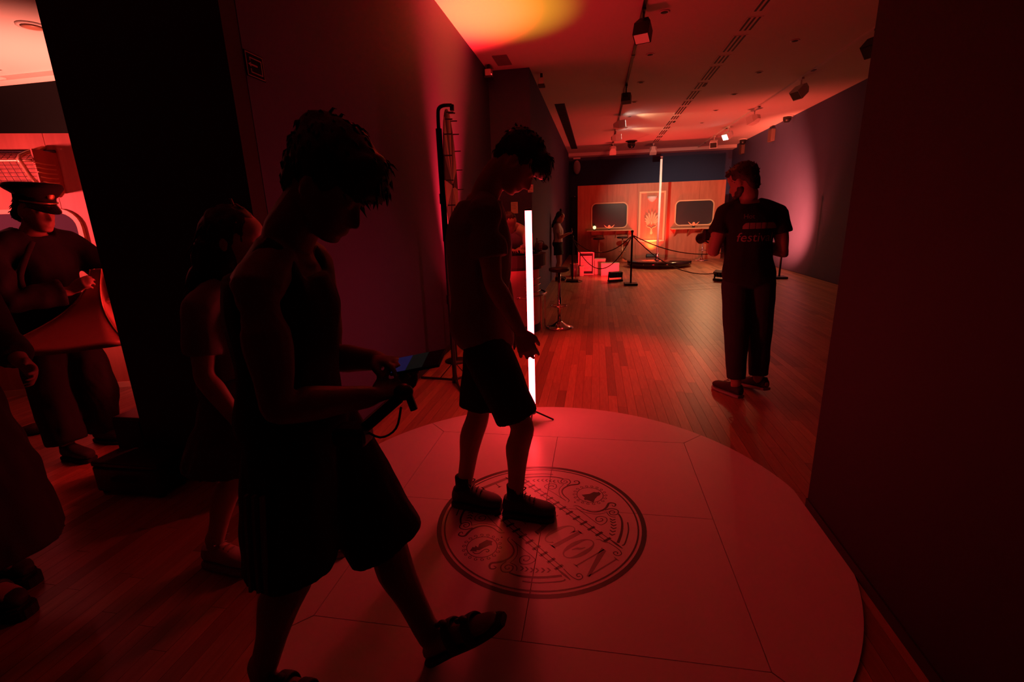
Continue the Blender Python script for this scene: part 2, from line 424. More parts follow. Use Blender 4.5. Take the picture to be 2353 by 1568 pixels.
# tracks and track heads
def track(x, y0, y1, label):
    t = thing('light_track', (x, y0, H - 0.03), label, 'track')
    add('rail', boxm(x - 0.018, x + 0.018, y0, y1, H - 0.03, H - 0.0008), 'black_metal' if x < 1 else 'white_fixture', t)
    for q in range(int((y1 - y0) // 2.6)): add('joint', boxm(x - 0.024, x + 0.024, y0 + 2.4 + q * 2.6, y0 + 2.5 + q * 2.6, H - 0.036, H - 0.0305), 'black_metal', t)
track(0.465, 5.0, 18.0, 'dark spotlight track running along the left of the ceiling')
track(3.33, 6.5, 17.9, 'pale spotlight track running along the right of the ceiling')
def head(x, y, aim, label, m='white_fixture', lit=None, big=1.0):
    t = thing('track_spotlight', (x, y, H - 0.30), label, 'spotlight', 'spotlights hanging from the ceiling tracks')
    add('stem', rodm((x, y, H - 0.031), (x, y, H - 0.15), 0.012), m, t)
    add('adapter', boxm(x - 0.02, x + 0.02, y - 0.06, y + 0.06, H - 0.055, H - 0.0315), m, t)
    d = V(aim).normalized(); s = d.cross(V((0, 0, 1))); s = s.normalized() if s.length > 0.05 else V((1, 0, 0)); u = s.cross(d)
    M = Matrix(((s.x, u.x, d.x, x), (s.y, u.y, d.y, y), (s.z, u.z, d.z, H - 0.22), (0, 0, 0, 1)))
    bm = bmesh.new(); w = 0.085 * big
    prof = [(-0.11, 0.55), (-0.03, 1.0), (0.11, 1.0)]
    rings = [[bm.verts.new(M @ V((a * w * q, b * w * q * 0.85, z * big))) for a, b in ((-1, -1), (1, -1), (1, 1), (-1, 1))] for z, q in prof]
    for A, B in zip(rings, rings[1:]):
        for k in range(4): bm.faces.new((A[k], A[(k + 1) % 4], B[(k + 1) % 4], B[k]))
    bm.faces.new(rings[0][::-1]); bm.faces.new(rings[-1])
    h = add('housing', fin(bm), m, t)
    bm = bmesh.new(); vs = box(bm, -w * 0.86, w * 0.86, -w * 0.7, w * 0.7, 0.1105 * big, 0.114 * big, mtx=M); add('lens', fin(bm), lit or 'window_dark', h)
    return t
L1, L2 = 0.465, 3.33
head(L1, 5.9, (-0.14, -0.42, -0.9), 'track spotlight with red lens nearest the camera on the left track', 'black_metal', 'red_lens', 1.0)
head(L1, 8.97, (0.2, 0.93, -0.25), 'dark wedge-shaped track spotlight halfway along the left track', 'black_metal', None, 0.9)
head(L1, 11.5, (0.95, 0.15, 0.12), 'red-lit spotlight pointing right on the left track, above a white pool', 'white_fixture', 'warm_lens', 1.1)
head(L1, 13.3, (0.9, 0.2, 0.1), 'pale spotlight pointing right on the left track, behind the red-lit one', 'white_fixture', 'warm_lens', 1.05)
head(L1, 15.7, (0.0, 0.85, -0.5), 'boxy spotlight at the far end of the left track', 'white_fixture', None, 1.15)
head(1.71, 16.25, (0.05, 0.9, -0.4), 'boxy spotlight hanging alone between the two tracks near the back wall', 'white_fixture', None, 1.2)
head(L2, 7.15, (-0.6, -0.35, -0.65), 'dark spotlight nearest the camera on the right track', 'black_metal', None, 1.15)
head(L2, 9.4, (-0.65, -0.3, -0.65), 'wedge-shaped spotlight second along the right track', 'white_fixture', None, 1.1)
head(L2, 11.85, (-0.6, 0.75, -0.3), 'boxy dark-red spotlight third along the right track', 'white_fixture', None, 1.1)
head(L2, 13.95, (-0.72, -0.45, -0.55), 'lit spotlight with glowing white lens on the right track', 'white_fixture', 'warm_lens', 1.1)
head(L2, 15.5, (-0.3, -0.85, -0.45), 'spotlight showing its square frame at the far end of the right track', 'white_fixture', None, 1.2)
# small ceiling devices
def dome(x, y, r, h, label, cat, m='white_fixture', m2='black_plastic'):
    t = thing(cat.replace(' ', '_'), (x, y, H - h), label, cat)
    add('base_plate', lathem([(r, H - 0.001), (r, H - 0.02), (r * 0.8, H - 0.024)], (x, y, 0), 18), m, t)
    add('body', lathem([(r * 0.7, H - 0.0245), (r * 0.65, H - h * 0.7), (r * 0.4, H - h), (0, H - h - 0.003)], (x, y, 0), 18), m2, t)
dome(1.0, 15.6, 0.17, 0.20, 'black dome camera on the ceiling near the pole stage', 'dome camera', 'black_plastic', 'gloss_black')
dome(4.40, 13.05, 0.13, 0.14, 'round ceiling detector nearer the camera beside the right wall', 'detector')
dome(4.40, 16.6, 0.13, 0.16, 'round ceiling detector at the far end beside the right wall', 'detector')
def camera_box(x, y, label, m, led=None):
    t = thing('ceiling_projector', (x, y, H - 0.16), label, 'projector')
    add('bracket', rodm((x, y, H - 0.001), (x, y, H - 0.07), 0.02), 'black_plastic', t)
    add('body', boxm(x - 0.045, x + 0.045, y - 0.07, y + 0.07, H - 0.16, H - 0.0705, bevel=0.01), m, t)
    add('cap', boxm(x - 0.05, x + 0.05, y - 0.075, y + 0.075, H - 0.185, H - 0.1605), 'black_plastic', t)
    if led: add('indicator', boxm(x + 0.046, x + 0.054, y - 0.06, y - 0.045, H - 0.15, H - 0.135), led, t)
camera_box(-1.545, 7.35, 'small ceiling box with red indicator at the corner of the left wall', 'white_fixture', 'red_led')
camera_box(-0.86, 8.0, 'small white ceiling box just right of the projecting wall corner', 'white_fixture')
tag(add('access_hatch', boxm(-1.42, -1.22, 7.0, 7.42, H - 0.012, H - 0.0008), 'cloth_grey'), 'small grey hatch in the ceiling near the projecting wall', 'hatch')
for y, lab in ((14.35, 'square wall speaker high on the right wall, nearer one'), (17.0, 'square wall speaker high on the right wall, far one')):
    t = thing('wall_speaker', (XR - 0.06, y, 3.2), lab, 'speaker')
    add('case', boxm(XR - 0.10, XR - 0.0005, y - 0.14, y + 0.14, 3.16, 3.46, bevel=0.012), 'rope', t)
    add('mesh_front', boxm(XR - 0.106, XR - 0.1005, y - 0.11, y + 0.11, 3.19, 3.43), 'rope', t)
t = thing('wall_speaker', (-0.75, YB - 0.05, 3.0), 'oval pale speaker on the back wall under the ceiling, left corner', 'speaker')
bm = bmesh.new(); ell(bm, (-0.72, YB - 0.09, 3.12), 0.13, 0.085, 0.24); add('case', fin(bm, smooth=True), 'white_fixture', t)
add('bracket', boxm(-0.85, -0.6, YB - 0.1, YB - 0.0005, 3.40, 3.46), 'white_fixture', t)
t = thing('wall_switch', (-0.66, YB - 0.01, 1.9), 'small pale oval sensor on the back wall beside the wooden panel', 'sensor')
bm = bmesh.new(); ell(bm, (-0.80, YB - 0.012, 2.05), 0.03, 0.0115, 0.08); add('case', fin(bm, smooth=True), 'white_fixture', t)
add('slot', boxm(-0.81, -0.79, YB - 0.0255, YB - 0.0236, 2.03, 2.07), 'black_plastic', t)

# black service door behind the wooden panel
dr = struct('door_1', boxm(-0.92, -0.30, YB - 0.05, YB - 0.0005, 0.0, 2.1), 'black_trim')
add('door_handle', rodm((-0.40, YB - 0.055, 1.0), (-0.40, YB - 0.055, 1.12), 0.012), 'chrome', dr)

# exit pictogram on the left wall
sg = thing('wall_sign', (XL, 2.25, 2.1), 'black square sign with thin outlined arrow-and-door symbol on the left wall', 'sign')
add('plate', boxm(XL + 0.0022, XL + 0.006, 2.205, 2.335, 2.105, 2.215), 'black_matte', sg)
def strip(y0, y1, z0, z1): return boxm(XL + 0.0062, XL + 0.0072, y0, y1, z0, z1)
for a in ((2.209, 2.331, 2.207, 2.211), (2.209, 2.331, 2.109, 2.113), (2.209, 2.213, 2.113, 2.207), (2.327, 2.331, 2.113, 2.207)): add('border', strip(*a), 'print_grey', sg)
for a in ((2.235, 2.318, 2.187, 2.192), (2.312, 2.318, 2.130, 2.187), (2.235, 2.318, 2.125, 2.130), (2.235, 2.240, 2.177, 2.187), (2.235, 2.240, 2.130, 2.143)): add('door_outline', strip(*a), 'print_grey', sg)
bm = bmesh.new(); box(bm, XL + 0.0062, XL + 0.0072, 2.235, 2.285, 2.157, 2.164); add('arrow_shaft', fin(bm), 'shirt_print', sg)
bm = bmesh.new()
vs = [bm.verts.new((XL + xx, y_, z_)) for xx in (0.0062, 0.0072) for y_, z_ in ((2.222, 2.1605), (2.240, 2.170), (2.240, 2.151))]
bm.faces.new(vs[:3]); bm.faces.new(vs[3:]);
for k in range(3): bm.faces.new((vs[k], vs[(k + 1) % 3], vs[3 + (k + 1) % 3], vs[3 + k]))
add('arrow_head', fin(bm), 'shirt_print', sg)
# ================================================================== round white floor disc with emblem
DC = V((-0.227, 2.085, 0)); DR = 1.291; DT = 0.008
disc = thing('floor_disc', (DC.x, DC.y, 0), 'large round white floor disc printed with a dark railway emblem', 'floor disc')
X0, X1, Y0, Y1 = -1.02, 0.563, 1.292, 2.868
XM, YM = -0.236, 2.08
g_ = 0.0016
for (a, b, c, d) in ((X0, XM, Y0, YM), (XM, X1, Y0, YM), (X0, XM, YM, Y1), (XM, X1, YM, Y1)):
    add('panel', boxm(a + g_, b - g_, c + g_, d - g_, 0.0003, DT), 'disc_board', disc)
cor = [(X1, Y1), (X0, Y1), (X0, Y0), (X1, Y0)]
ang = [math.atan2(y - DC.y, x - DC.x) for x, y in cor]
for k in range(4):
    a0, a1 = ang[k], ang[(k + 1) % 4]
    if a1 < a0: a1 += 2 * PI
    poly = []
    n = 40; da = 0.0012
    for i in range(n + 1):
        a = a0 + da + (a1 - a0 - 2 * da) * i / n
        poly.append((min(DC.x + DR * math.cos(a), XF - 0.0085), DC.y + DR * math.sin(a)))
    c0, c1 = V((*cor[k], 0)), V((*cor[(k + 1) % 4], 0))
    d = (c1 - c0).normalized(); nn = V((d.y, -d.x, 0))
    if nn.dot(V((*poly[n // 2], 0)) - c0) < 0: nn = -nn
    p1 = c1 + nn * g_ - d * 0.002; p0 = c0 + nn * g_ + d * 0.002
    poly += [(p1.x, p1.y), (p0.x, p0.y)]
    bm = bmesh.new(); prism(bm, poly, 0.0003, DT); add('edge_panel', fin(bm), 'disc_board', disc)
# --- emblem, flat print on the disc, u = reading direction, v = letter tops
EC = V((-0.249, 1.98)); q2 = 0.5 ** 0.5; EZ = DT + 0.0004
def E3(u, v, z=EZ): return V((EC.x + (u + v) * q2, EC.y + (v - u) * q2, z))
def flat(polys, name, m='print_black', z=EZ):
    bm = bmesh.new()
    for p in polys:
        vs = [bm.verts.new(E3(u, v, z)) for u, v in p]; bm.faces.new(vs)
    me = bpy.data.meshes.new(name); bm.normal_update()
    for f in bm.faces:
        if f.normal.z < 0: f.normal_flip()
    bm.to_mesh(me); bm.free()
    return add(name, me, m, disc)
def ribbon(pts, w, w2=None, sub=5, w3=None):
    """strips of quads along a smooth curve; width w -> w2 -> w3"""
    P = [V((*p, 0)) for p in pts]; n = (len(P) - 1) * sub
    Q = [cr(P, i / sub) for i in range(n + 1)]; out = []; L = []
    for i, p in enumerate(Q):
        t = Q[min(i + 1, n)] - Q[max(i - 1, 0)]; t = t.normalized() if t.length > 1e-9 else V((1, 0, 0))
        f = i / n; ww = w if w2 is None else (w + (w2 - w) * f if w3 is None else (w + (w2 - w) * 2 * f if f < 0.5 else w2 + (w3 - w2) * (2 * f - 1)))
        L.append((p + V((-t.y, t.x, 0)) * ww / 2, p - V((-t.y, t.x, 0)) * ww / 2))
    for a, b in zip(L, L[1:]): out.append([(a[0].x, a[0].y), (b[0].x, b[0].y), (b[1].x, b[1].y), (a[1].x, a[1].y)])
    return out
def ring(u, v, r0, r1, n=96):
    return [[(u + r * math.cos(2 * PI * (k + dk) / n), v + r * math.sin(2 * PI * (k + dk) / n)) for r, dk in ((r0, 0), (r1, 0), (r1, 1), (r0, 1))] for k in range(n)]
flat(ring(0, 0, 0.474, 0.496), 'outer_ring')
flat(ring(0, 0, 0.455, 0.463), 'inner_ring')
def mir(p, su, sv): return [(u * su, v * sv) for u, v in p]
K = {
'c1':[(0.020,0.196),(0.033,0.214),(0.078,0.22),(0.112,0.236),(0.131,0.266),(0.133,0.305),(0.123,0.332),(0.113,0.352),(0.119,0.367),(0.136,0.374),(0.147,0.362),(0.144,0.351),(0.131,0.355)],
'c2':[(0.037,0.197),(0.082,0.2),(0.123,0.225),(0.146,0.251),(0.158,0.285)],
'sp':[(0.141,0.296),(0.151,0.33),(0.179,0.344),(0.199,0.326),(0.198,0.306),(0.183,0.292),(0.165,0.301),(0.164,0.319),(0.178,0.324),(0.185,0.314),(0.178,0.308)],
'c2b':[(0.157,0.29),(0.183,0.28),(0.201,0.284),(0.212,0.295)],
'c3':[(0.037,0.197),(0.122,0.194),(0.199,0.191),(0.214,0.208),(0.208,0.239),(0.187,0.255),(0.163,0.241),(0.159,0.218),(0.175,0.202),(0.189,0.208),(0.193,0.226),(0.182,0.235),(0.176,0.228)],
'arc':[(0.203,0.325),(0.236,0.308),(0.272,0.275),(0.312,0.224),(0.347,0.164)],
'oarc':[(0.274,0.31),(0.313,0.272),(0.345,0.226),(0.37,0.182),(0.37,0.166)],
'tail':[(0.312,0.154),(0.348,0.153),(0.385,0.152)],
'curl':[(0.321,0.133),(0.363,0.136),(0.389,0.133),(0.405,0.123),(0.405,0.105),(0.392,0.097),(0.379,0.101),(0.38,0.114),(0.39,0.116),(0.394,0.108)]}
chev = [(0.215,0.27),(0.23,0.257),(0.247,0.243),(0.262,0.227),(0.276,0.207),(0.29,0.188)]
for su in (1, -1):
    for sv in (1, -1):
        flat(ribbon(mir(K['c1'], su, sv), 0.003, 0.012, w3=0.003), 'scroll')
        flat(ribbon(mir(K['c2'], su, sv), 0.003), 'scroll')
        flat(ribbon(mir(K['sp'], su, sv), 0.006, 0.005, w3=0.004), 'scroll')
        flat(ribbon(mir(K['c2b'], su, sv), 0.004), 'scroll')
        flat(ribbon(mir(K['c3'], su, sv), 0.003, 0.0045, w3=0.005), 'scroll')
        flat(ribbon(mir(K['arc'], su, sv), 0.008, 0.013), 'border_arc')
        flat(ribbon(mir(K['oarc'], su, sv), 0.006, 0.007), 'border_arc')
        flat(ribbon(mir(K['tail'], su, sv), 0.004, 0.012, w3=0.003), 'border_arc')
        flat(ribbon(mir(K['curl'], su, sv), 0.004, 0.005), 'scroll')
        polys = []
        for i, (u, v) in enumerate(chev):
            t = V((0.62, -0.78, 0)); nn = V((0.78, 0.62, 0)); c = V((u, v, 0))
            for s in (1, -1):
                pp = [c + t * 0.003, c + nn * s * 0.014 - t * 0.008, c + nn * s * 0.013 + t * 0.001, c + t * 0.011]
                polys.append(mir([(p.x, p.y) for p in pp], su, sv))
        flat(polys, 'laurel')
for sv in (1, -1):
    flat([[(-0.315, sv * 0.1295), (0.315, sv * 0.1295), (0.315, sv * 0.1335), (-0.315, sv * 0.1335)]], 'rail')
    flat([[(-0.315, sv * 0.1515), (0.315, sv * 0.1515), (0.315, sv * 0.1555), (-0.315, sv * 0.1555)]], 'rail')
    for i in range(-6, 7):
        u = i * 0.0505
        flat([[(u - 0.0065, sv * 0.121), (u + 0.0065, sv * 0.121), (u + 0.0065, sv * 0.164), (u - 0.0065, sv * 0.164)]], 'sleeper')
    # medallion with a rim of small scrolls
    cu, cv = 0.0, sv * 0.331
    flat(ring(cu, cv, 0.066, 0.0695, 48), 'medallion_ring')
    for k in range(18):
        a = 2 * PI * (k + 0.5) / 18; c = V((cu + 0.0815 * math.cos(a), cv + 0.0815 * math.sin(a), 0))
        pts = [(c.x + (0.010 - 0.0011 * j) * math.cos(a + PI + j * 0.95), c.y + (0.010 - 0.0011 * j) * math.sin(a + PI + j * 0.95)) for j in range(8)]
        flat(ribbon(pts, 0.003, sub=2), 'curl')
    flat([[(0.0045 * math.cos(2 * PI * k / 10), sv * 0.225 + 0.0045 * math.sin(2 * PI * k / 10)) for k in range(10)]], 'dot')
flat([[(-0.027,0.297),(-0.008,0.336),(-0.007,0.366),(0.007,0.377),(0.008,0.386),(0.025,0.385),(0.034,0.368),(0.033,0.352),(0.043,0.324),(0.059,0.298),(0.044,0.293),(0.022,0.286),(0.018,0.277),(0.006,0.282),(0.002,0.292)]], 'bell')['label'] = 'black printed bell silhouette'
flat([[(-0.009,-0.389),(-0.025,-0.365),(-0.017,-0.359),(-0.024,-0.35),(-0.008,-0.347),(-0.024,-0.331),(-0.027,-0.289),(-0.019,-0.283),(-0.004,-0.273),(0.008,-0.285),(0.019,-0.289),(0.012,-0.298),(0.01,-0.328),(0.012,-0.352),(0.003,-0.362),(0.012,-0.365)]] + ribbon([(0.003,-0.381),(0.021,-0.377),(0.028,-0.362),(0.023,-0.338),(0.026,-0.322),(0.04,-0.319),(0.044,-0.329),(0.036,-0.333)], 0.004), 'whistle')['label'] = 'black printed whistle silhouette with curled chain'
# lettering ESTACION, heavy stems and hairline serifs, between v = -0.083 and 0.085
B_, T_ = -0.082, 0.085
def rc(u0, u1, v0, v1): return [(u0, v0), (u1, v0), (u1, v1), (u0, v1)]
def serif(u, v, w, up):
    h = 0.006 * up
    return [(u - w / 2, v), (u + w / 2, v), (u + w / 5, v + h), (u - w / 5, v + h)]
def crescent(cu, w, ht, thick, thin, a0, a1, n=26, cv=0.0015):
    out = []
    for i in range(n):
        q = []
        for j in (i, i + 1):
            a = a0 + (a1 - a0) * j / n
            th = thin + (thick - thin) * abs(math.cos(a)) ** 1.6
            q.append(((cu + w * math.cos(a), cv + ht * math.sin(a)), (cu + (w - th) * math.cos(a), cv + (ht - thin * 1.3) * math.sin(a))))
        out.append([q[0][0], q[1][0], q[1][1], q[0][1]])
    return out
def letter(ps): flat(ps, 'letter', 'print_grey')
# E
letter([rc(-0.412, -0.391, B_, T_), serif(-0.402, B_, 0.04, 1), serif(-0.402, T_, 0.04, -1), rc(-0.391, -0.335, T_ - 0.007, T_), rc(-0.391, -0.33, B_, B_ + 0.007), rc(-0.391, -0.352, -0.003, 0.004),
        [(-0.335, T_), (-0.342, T_), (-0.336, T_ - 0.035)], [(-0.33, B_), (-0.338, B_), (-0.331, B_ + 0.04)], [(-0.352, -0.016), (-0.352, 0.018), (-0.36, 0.001)]])
# S
letter(ribbon([(-0.212, 0.062), (-0.232, 0.083), (-0.262, 0.078), (-0.272, 0.045), (-0.245, 0.006), (-0.218, -0.030), (-0.226, -0.072), (-0.255, -0.083), (-0.280, -0.060)], 0.005, 0.024, 6, 0.005) + [[(-0.209, 0.085), (-0.215, 0.045), (-0.219, 0.065)], [(-0.283, -0.085), (-0.277, -0.045), (-0.272, -0.065)]])
# T
letter([rc(-0.126, -0.105, B_, T_), serif(-0.1155, B_, 0.044, 1), rc(-0.165, -0.066, T_ - 0.007, T_), [(-0.165, T_), (-0.156, T_), (-0.163, T_ - 0.04)], [(-0.066, T_), (-0.075, T_), (-0.068, T_ - 0.04)]])
# A
letter([[(0.030, T_ + 0.006), (0.022, T_ - 0.02), (0.062, B_), (0.086, B_)], [(0.027, T_), (0.023, T_ - 0.01), (-0.024, B_), (-0.018, B_)], rc(-0.008, 0.055, -0.03, -0.024), serif(-0.021, B_, 0.034, 1), serif(0.074, B_, 0.04, 1)])
# C
letter(crescent(0.145, 0.044, 0.084, 0.022, 0.003, 0.75, 2 * PI - 0.85) + [[(0.178, 0.085), (0.170, 0.035), (0.163, 0.058)], ])
# I
letter([rc(0.180, 0.201, B_, T_), serif(0.1905, B_, 0.042, 1), serif(0.1905, T_, 0.042, -1)])
# O with small swash inside
letter(crescent(0.2685, 0.045, 0.084, 0.021, 0.004, 0, 2 * PI, 40) + ribbon([(0.257, -0.028), (0.262, -0.008), (0.275, 0.008), (0.281, 0.030)], 0.004, 0.014, 5, 0.003))
# accent
letter(ribbon([(0.272, 0.103), (0.283, 0.117), (0.305, 0.120), (0.321, 0.133)], 0.003, 0.007, 5, 0.003))
# N
letter([rc(0.337, 0.343, B_, T_), serif(0.340, B_, 0.034, 1), [(0.326, T_), (0.352, T_), (0.421, B_), (0.409, B_ - 0.004), (0.336, T_ - 0.028)], rc(0.411, 0.417, B_ + 0.003, T_), serif(0.414, T_, 0.034, -1)])
# three short seams worn into the boards, tape marks
# ================================================================== lights standing on the floor
def tripod(parent, x, y, z, r, n=3, a0=0.3, rad=0.008, m='black_metal'):
    for k in range(n):
        a = a0 + 2 * PI * k / n
        add('leg', rodm((x, y, z), (x + r * math.cos(a), y + r * math.sin(a), 0.008 + rad), rad), m, parent)
TX, TY = -0.425, 3.06
tb = thing('led_tube_light', (TX, TY, DT), 'bright upright LED tube lamp glowing white-red, standing behind the man looking down', 'tube lamp')
add('tube', lathem([(0.0215, 0.13), (0.0215, 1.462)], (TX, TY, 0), 20), 'tube_glow', tb)
add('end_cap', lathem([(0.0235, 1.4625), (0.0235, 1.474), (0.018, 1.477)], (TX, TY, 0), 20), 'black_plastic', tb)
add('end_cap', lathem([(0.020, 0.085), (0.0245, 0.09), (0.0245, 0.1295)], (TX, TY, 0), 20), 'black_plastic', tb)
for k, a in enumerate((0.46, 2.55, 4.7)):
    add('leg', rodm((TX + 0.015 * math.cos(a), TY + 0.015 * math.sin(a), 0.10), (TX + 0.155 * math.cos(a), TY + 0.155 * math.sin(a), DT + 0.0065), 0.006), 'black_metal', tb)

# prize wheel on a pole stand
WX, WY = -1.235, 3.87
ws = thing('prize_wheel', (WX, WY, 0), 'prize wheel with pegs on a tall black pole stand, seen edge on', 'prize wheel')
add('pole', rodm((WX, WY, 0.02), (WX, WY, 1.25), 0.020), 'black_metal', ws)
add('upper_pole', rodm((WX, WY, 1.25), (WX, WY, 2.12), 0.024), 'black_metal', ws)
add('collar', rodm((WX, WY, 1.55), (WX, WY, 1.63), 0.030), 'black_metal', ws)
add('collar', rodm((WX, WY, 0.72), (WX, WY, 0.80), 0.027), 'black_metal', ws)
add('hook', wirem([(WX, WY, 2.10), (WX + 0.002, WY, 2.21), (WX + 0.012, WY, 2.265), (WX + 0.05, WY + 0.005, 2.285), (WX + 0.115, WY + 0.01, 2.285)], 0.014, 8, 5), 'black_metal', ws)
add('pointer', boxm(WX + 0.100, WX + 0.130, WY, WY + 0.025, 2.245, 2.29, bevel=0.004), 'black_metal', ws)
for a in (2.9, 1.15, 5.2):
    add('leg', rodm((WX, WY, 0.028), (WX + 0.36 * math.cos(a), WY + 0.36 * math.sin(a), 0.012), 0.011), 'black_metal', ws)
    add('brace', rodm((WX, WY, 0.20), (WX + 0.16 * math.cos(a), WY + 0.16 * math.sin(a), 0.022), 0.004), 'black_metal', ws)
add('foot_hub', rodm((WX, WY, 0.004), (WX, WY, 0.05), 0.027), 'black_metal', ws)
wn = V((0.979, 0.204, 0)); wt = V((-0.204, 0.979, 0)); wc = V((WX, WY, 1.69)) + wn * 0.075
add('axle', rodm(V((WX, WY, 1.69)), wc + wn * 0.02, 0.02), 'black_metal', ws)
R_ = 0.56; nseg = 20
sec_m = ['acrylic', 'cloth_charcoal', 'horn_wood', 'cloth_grey']
disk = None
for k in range(nseg):
    a0, a1 = 2 * PI * k / nseg, 2 * PI * (k + 1) / nseg
    bm = bmesh.new(); pts = [V((0, 0, 0))] + [(wt * math.cos(a0 + (a1 - a0) * i / 4) + V((0, 0, 1)) * math.sin(a0 + (a1 - a0) * i / 4)) * R_ for i in range(5)]
    A = [bm.verts.new(wc + p) for p in pts]; B = [bm.verts.new(wc + p + wn * 0.008) for p in pts]
    bm.faces.new(A[::-1]); bm.faces.new(B)
    for i in range(6): bm.faces.new((A[i], A[(i + 1) % 6], B[(i + 1) % 6], B[i]))
    add('wheel_sector', fin(bm), ('cloth_charcoal', 'horn_wood', 'cloth_grey')[k % 3 if k < 18 else 1], ws)
    p = wc + (wt * math.cos(a0) + V((0, 0, 1)) * math.sin(a0)) * (R_ - 0.02)
    add('peg', rodm(p + wn * 0.008, p + wn * 0.062, 0.005, 6), 'black_metal', ws)
rt = thing('led_tube_light', (-1.41, 4.52, 0), 'thin red glowing tube glimpsed between the wheel pole and the man', 'tube lamp')
add('tube', lathem([(0.010, 0.93), (0.010, 1.55)], (-1.41, 4.52, 0), 12), 'tube_glow_dim', rt)
add('stand', rodm((-1.41, 4.52, 0.0), (-1.41, 4.52, 0.929), 0.009), 'black_metal', rt)
add('end_cap', lathem([(0.012, 1.5505), (0.012, 1.57)], (-1.41, 4.52, 0), 12), 'black_plastic', rt)
add('base', lathem([(0.12, 0.001), (0.12, 0.012), (0.03, 0.02)], (-1.41, 4.52, 0), 20), 'black_metal', rt)

def par_can(x, y, aim, label, w=0.24, lens='red_lens', led=None, zc=0.16, stand=False):
    t = thing('floor_spotlight', (x, y, 0), label, 'floor light', 'black LED flood lamps on the floor')
    d = V(aim).normalized(); s = V((-d.y, d.x, 0)).normalized(); u = d.cross(s)
    if u.z < 0: u = -u
    M = Matrix(((s.x, d.x, u.x, x), (s.y, d.y, u.y, y), (s.z, d.z, u.z, zc), (0, 0, 0, 1)))
    add('housing', boxm(-w / 2, w / 2, -0.06, 0.045, -0.06, 0.06, bevel=0.012, mtx=M), 'black_plastic', t)
    add('lens_panel', boxm(-w / 2 + 0.02, w / 2 - 0.02, 0.0455, 0.049, -0.045, 0.045, mtx=M), lens, t)
    for k in range(5): add('cooling_fin', boxm(-w / 2 + 0.03 + k * (w - 0.06) / 4 - 0.004, -w / 2 + 0.03 + k * (w - 0.06) / 4 + 0.004, -0.075, -0.0605, -0.05, 0.05, mtx=M), 'black_plastic', t)
    if stand:
        add('pole', rodm((x, y, 0.03), (x, y, zc - 0.062), 0.014), 'black_metal', t)
        tripod(t, x, y, 0.30, 0.28)
        return t
    fm = Matrix.Translation((x, y, 0)) @ Matrix.Rotation(math.atan2(s.y, s.x), 4, 'Z')
    br = add('bracket', boxm(-w / 2 - 0.012, w / 2 + 0.012, -0.05, 0.05, 0.004, 0.05, bevel=0.006, mtx=fm), 'black_metal', t)
    for sgn in (-1, 1):
        add('arm', boxm(sgn * (w / 2 + 0.008) - 0.004, sgn * (w / 2 + 0.008) + 0.004, -0.02, 0.02, 0.04, zc + 0.01, mtx=fm), 'black_metal', t)
    if led: add('indicator', boxm(-w / 2 - 0.02, -w / 2 + 0.01, -0.064, -0.0505, 0.012, 0.034, mtx=fm), led, t)
    return t
par_can(-1.14, 4.94, (0.0, 0.14, 1), 'assumed black flood lamp pointing up in the corner by the left wall', zc=0.16)  # lamp itself unseen, assumed from the red wash on wall and ceiling
par_can(1.72, 15.42, (0, 0.35, 1), 'black flood lamp lighting the arched door panel from below', 0.36)
par_can(0.42, 10.56, (-0.38, 0.9, 0.15), 'black flood lamp lying in front of the white boxes', 0.30)
par_can(2.60, 10.50, (0.75, 0.62, 0.55), 'black flood lamp with blue indicator light left of the photographer', 0.34, led='blue_led')
par_can(-4.74, 1.76, (0.2, 0.95, -0.1), 'assumed black flood lamp on a stand lighting the compartment panel', 0.28, zc=1.62, stand=True)  # stands out of view, assumed from the light on the panel
par_can(-6.3, 5.05, (-0.3, 0.5, 1.0), 'assumed black flood lamp behind the compartment panel aimed at the ceiling', 0.30)  # unseen behind the panel, assumed from the brightness of the ceiling

# ================================================================== stage at the far end
st = thing('pole_stage', (1.72, 13.75, 0), 'round glossy black stage with a tall white pole', 'stage')
add('platform', lathem([(0.80, 0.03), (0.86, 0.06), (0.86, 0.155), (0.84, 0.17), (0.0, 0.171)], (1.72, 13.75, 0), 48), 'gloss_black', st)
add('plinth', lathem([(0.72, 0.001), (0.72, 0.0295)], (1.72, 13.75, 0), 40), 'black_metal', st)
add('pole', lathem([(0.030, 0.36), (0.030, 2.80)], (1.665, 13.72, 0), 18), 'white_pole', st)
add('pole_base', lathem([(0.075, 0.1715), (0.075, 0.19), (0.045, 0.20), (0.055, 0.24), (0.038, 0.28), (0.05, 0.32), (0.036, 0.3595)], (1.665, 13.72, 0), 18), 'chrome', st)
add('pole_cap', lathem([(0.033, 2.8005), (0.033, 2.86), (0.02, 2.87)], (1.665, 13.72, 0), 18), 'chrome', st)
for k in range(8):
    a = 2 * PI * k / 8 + 0.2
    add('stud', lathem([(0.012, 0.10), (0.012, 0.12)], (1.72 + 0.865 * math.cos(a), 13.75 + 0.865 * math.sin(a), 0), 8), 'chrome', st)

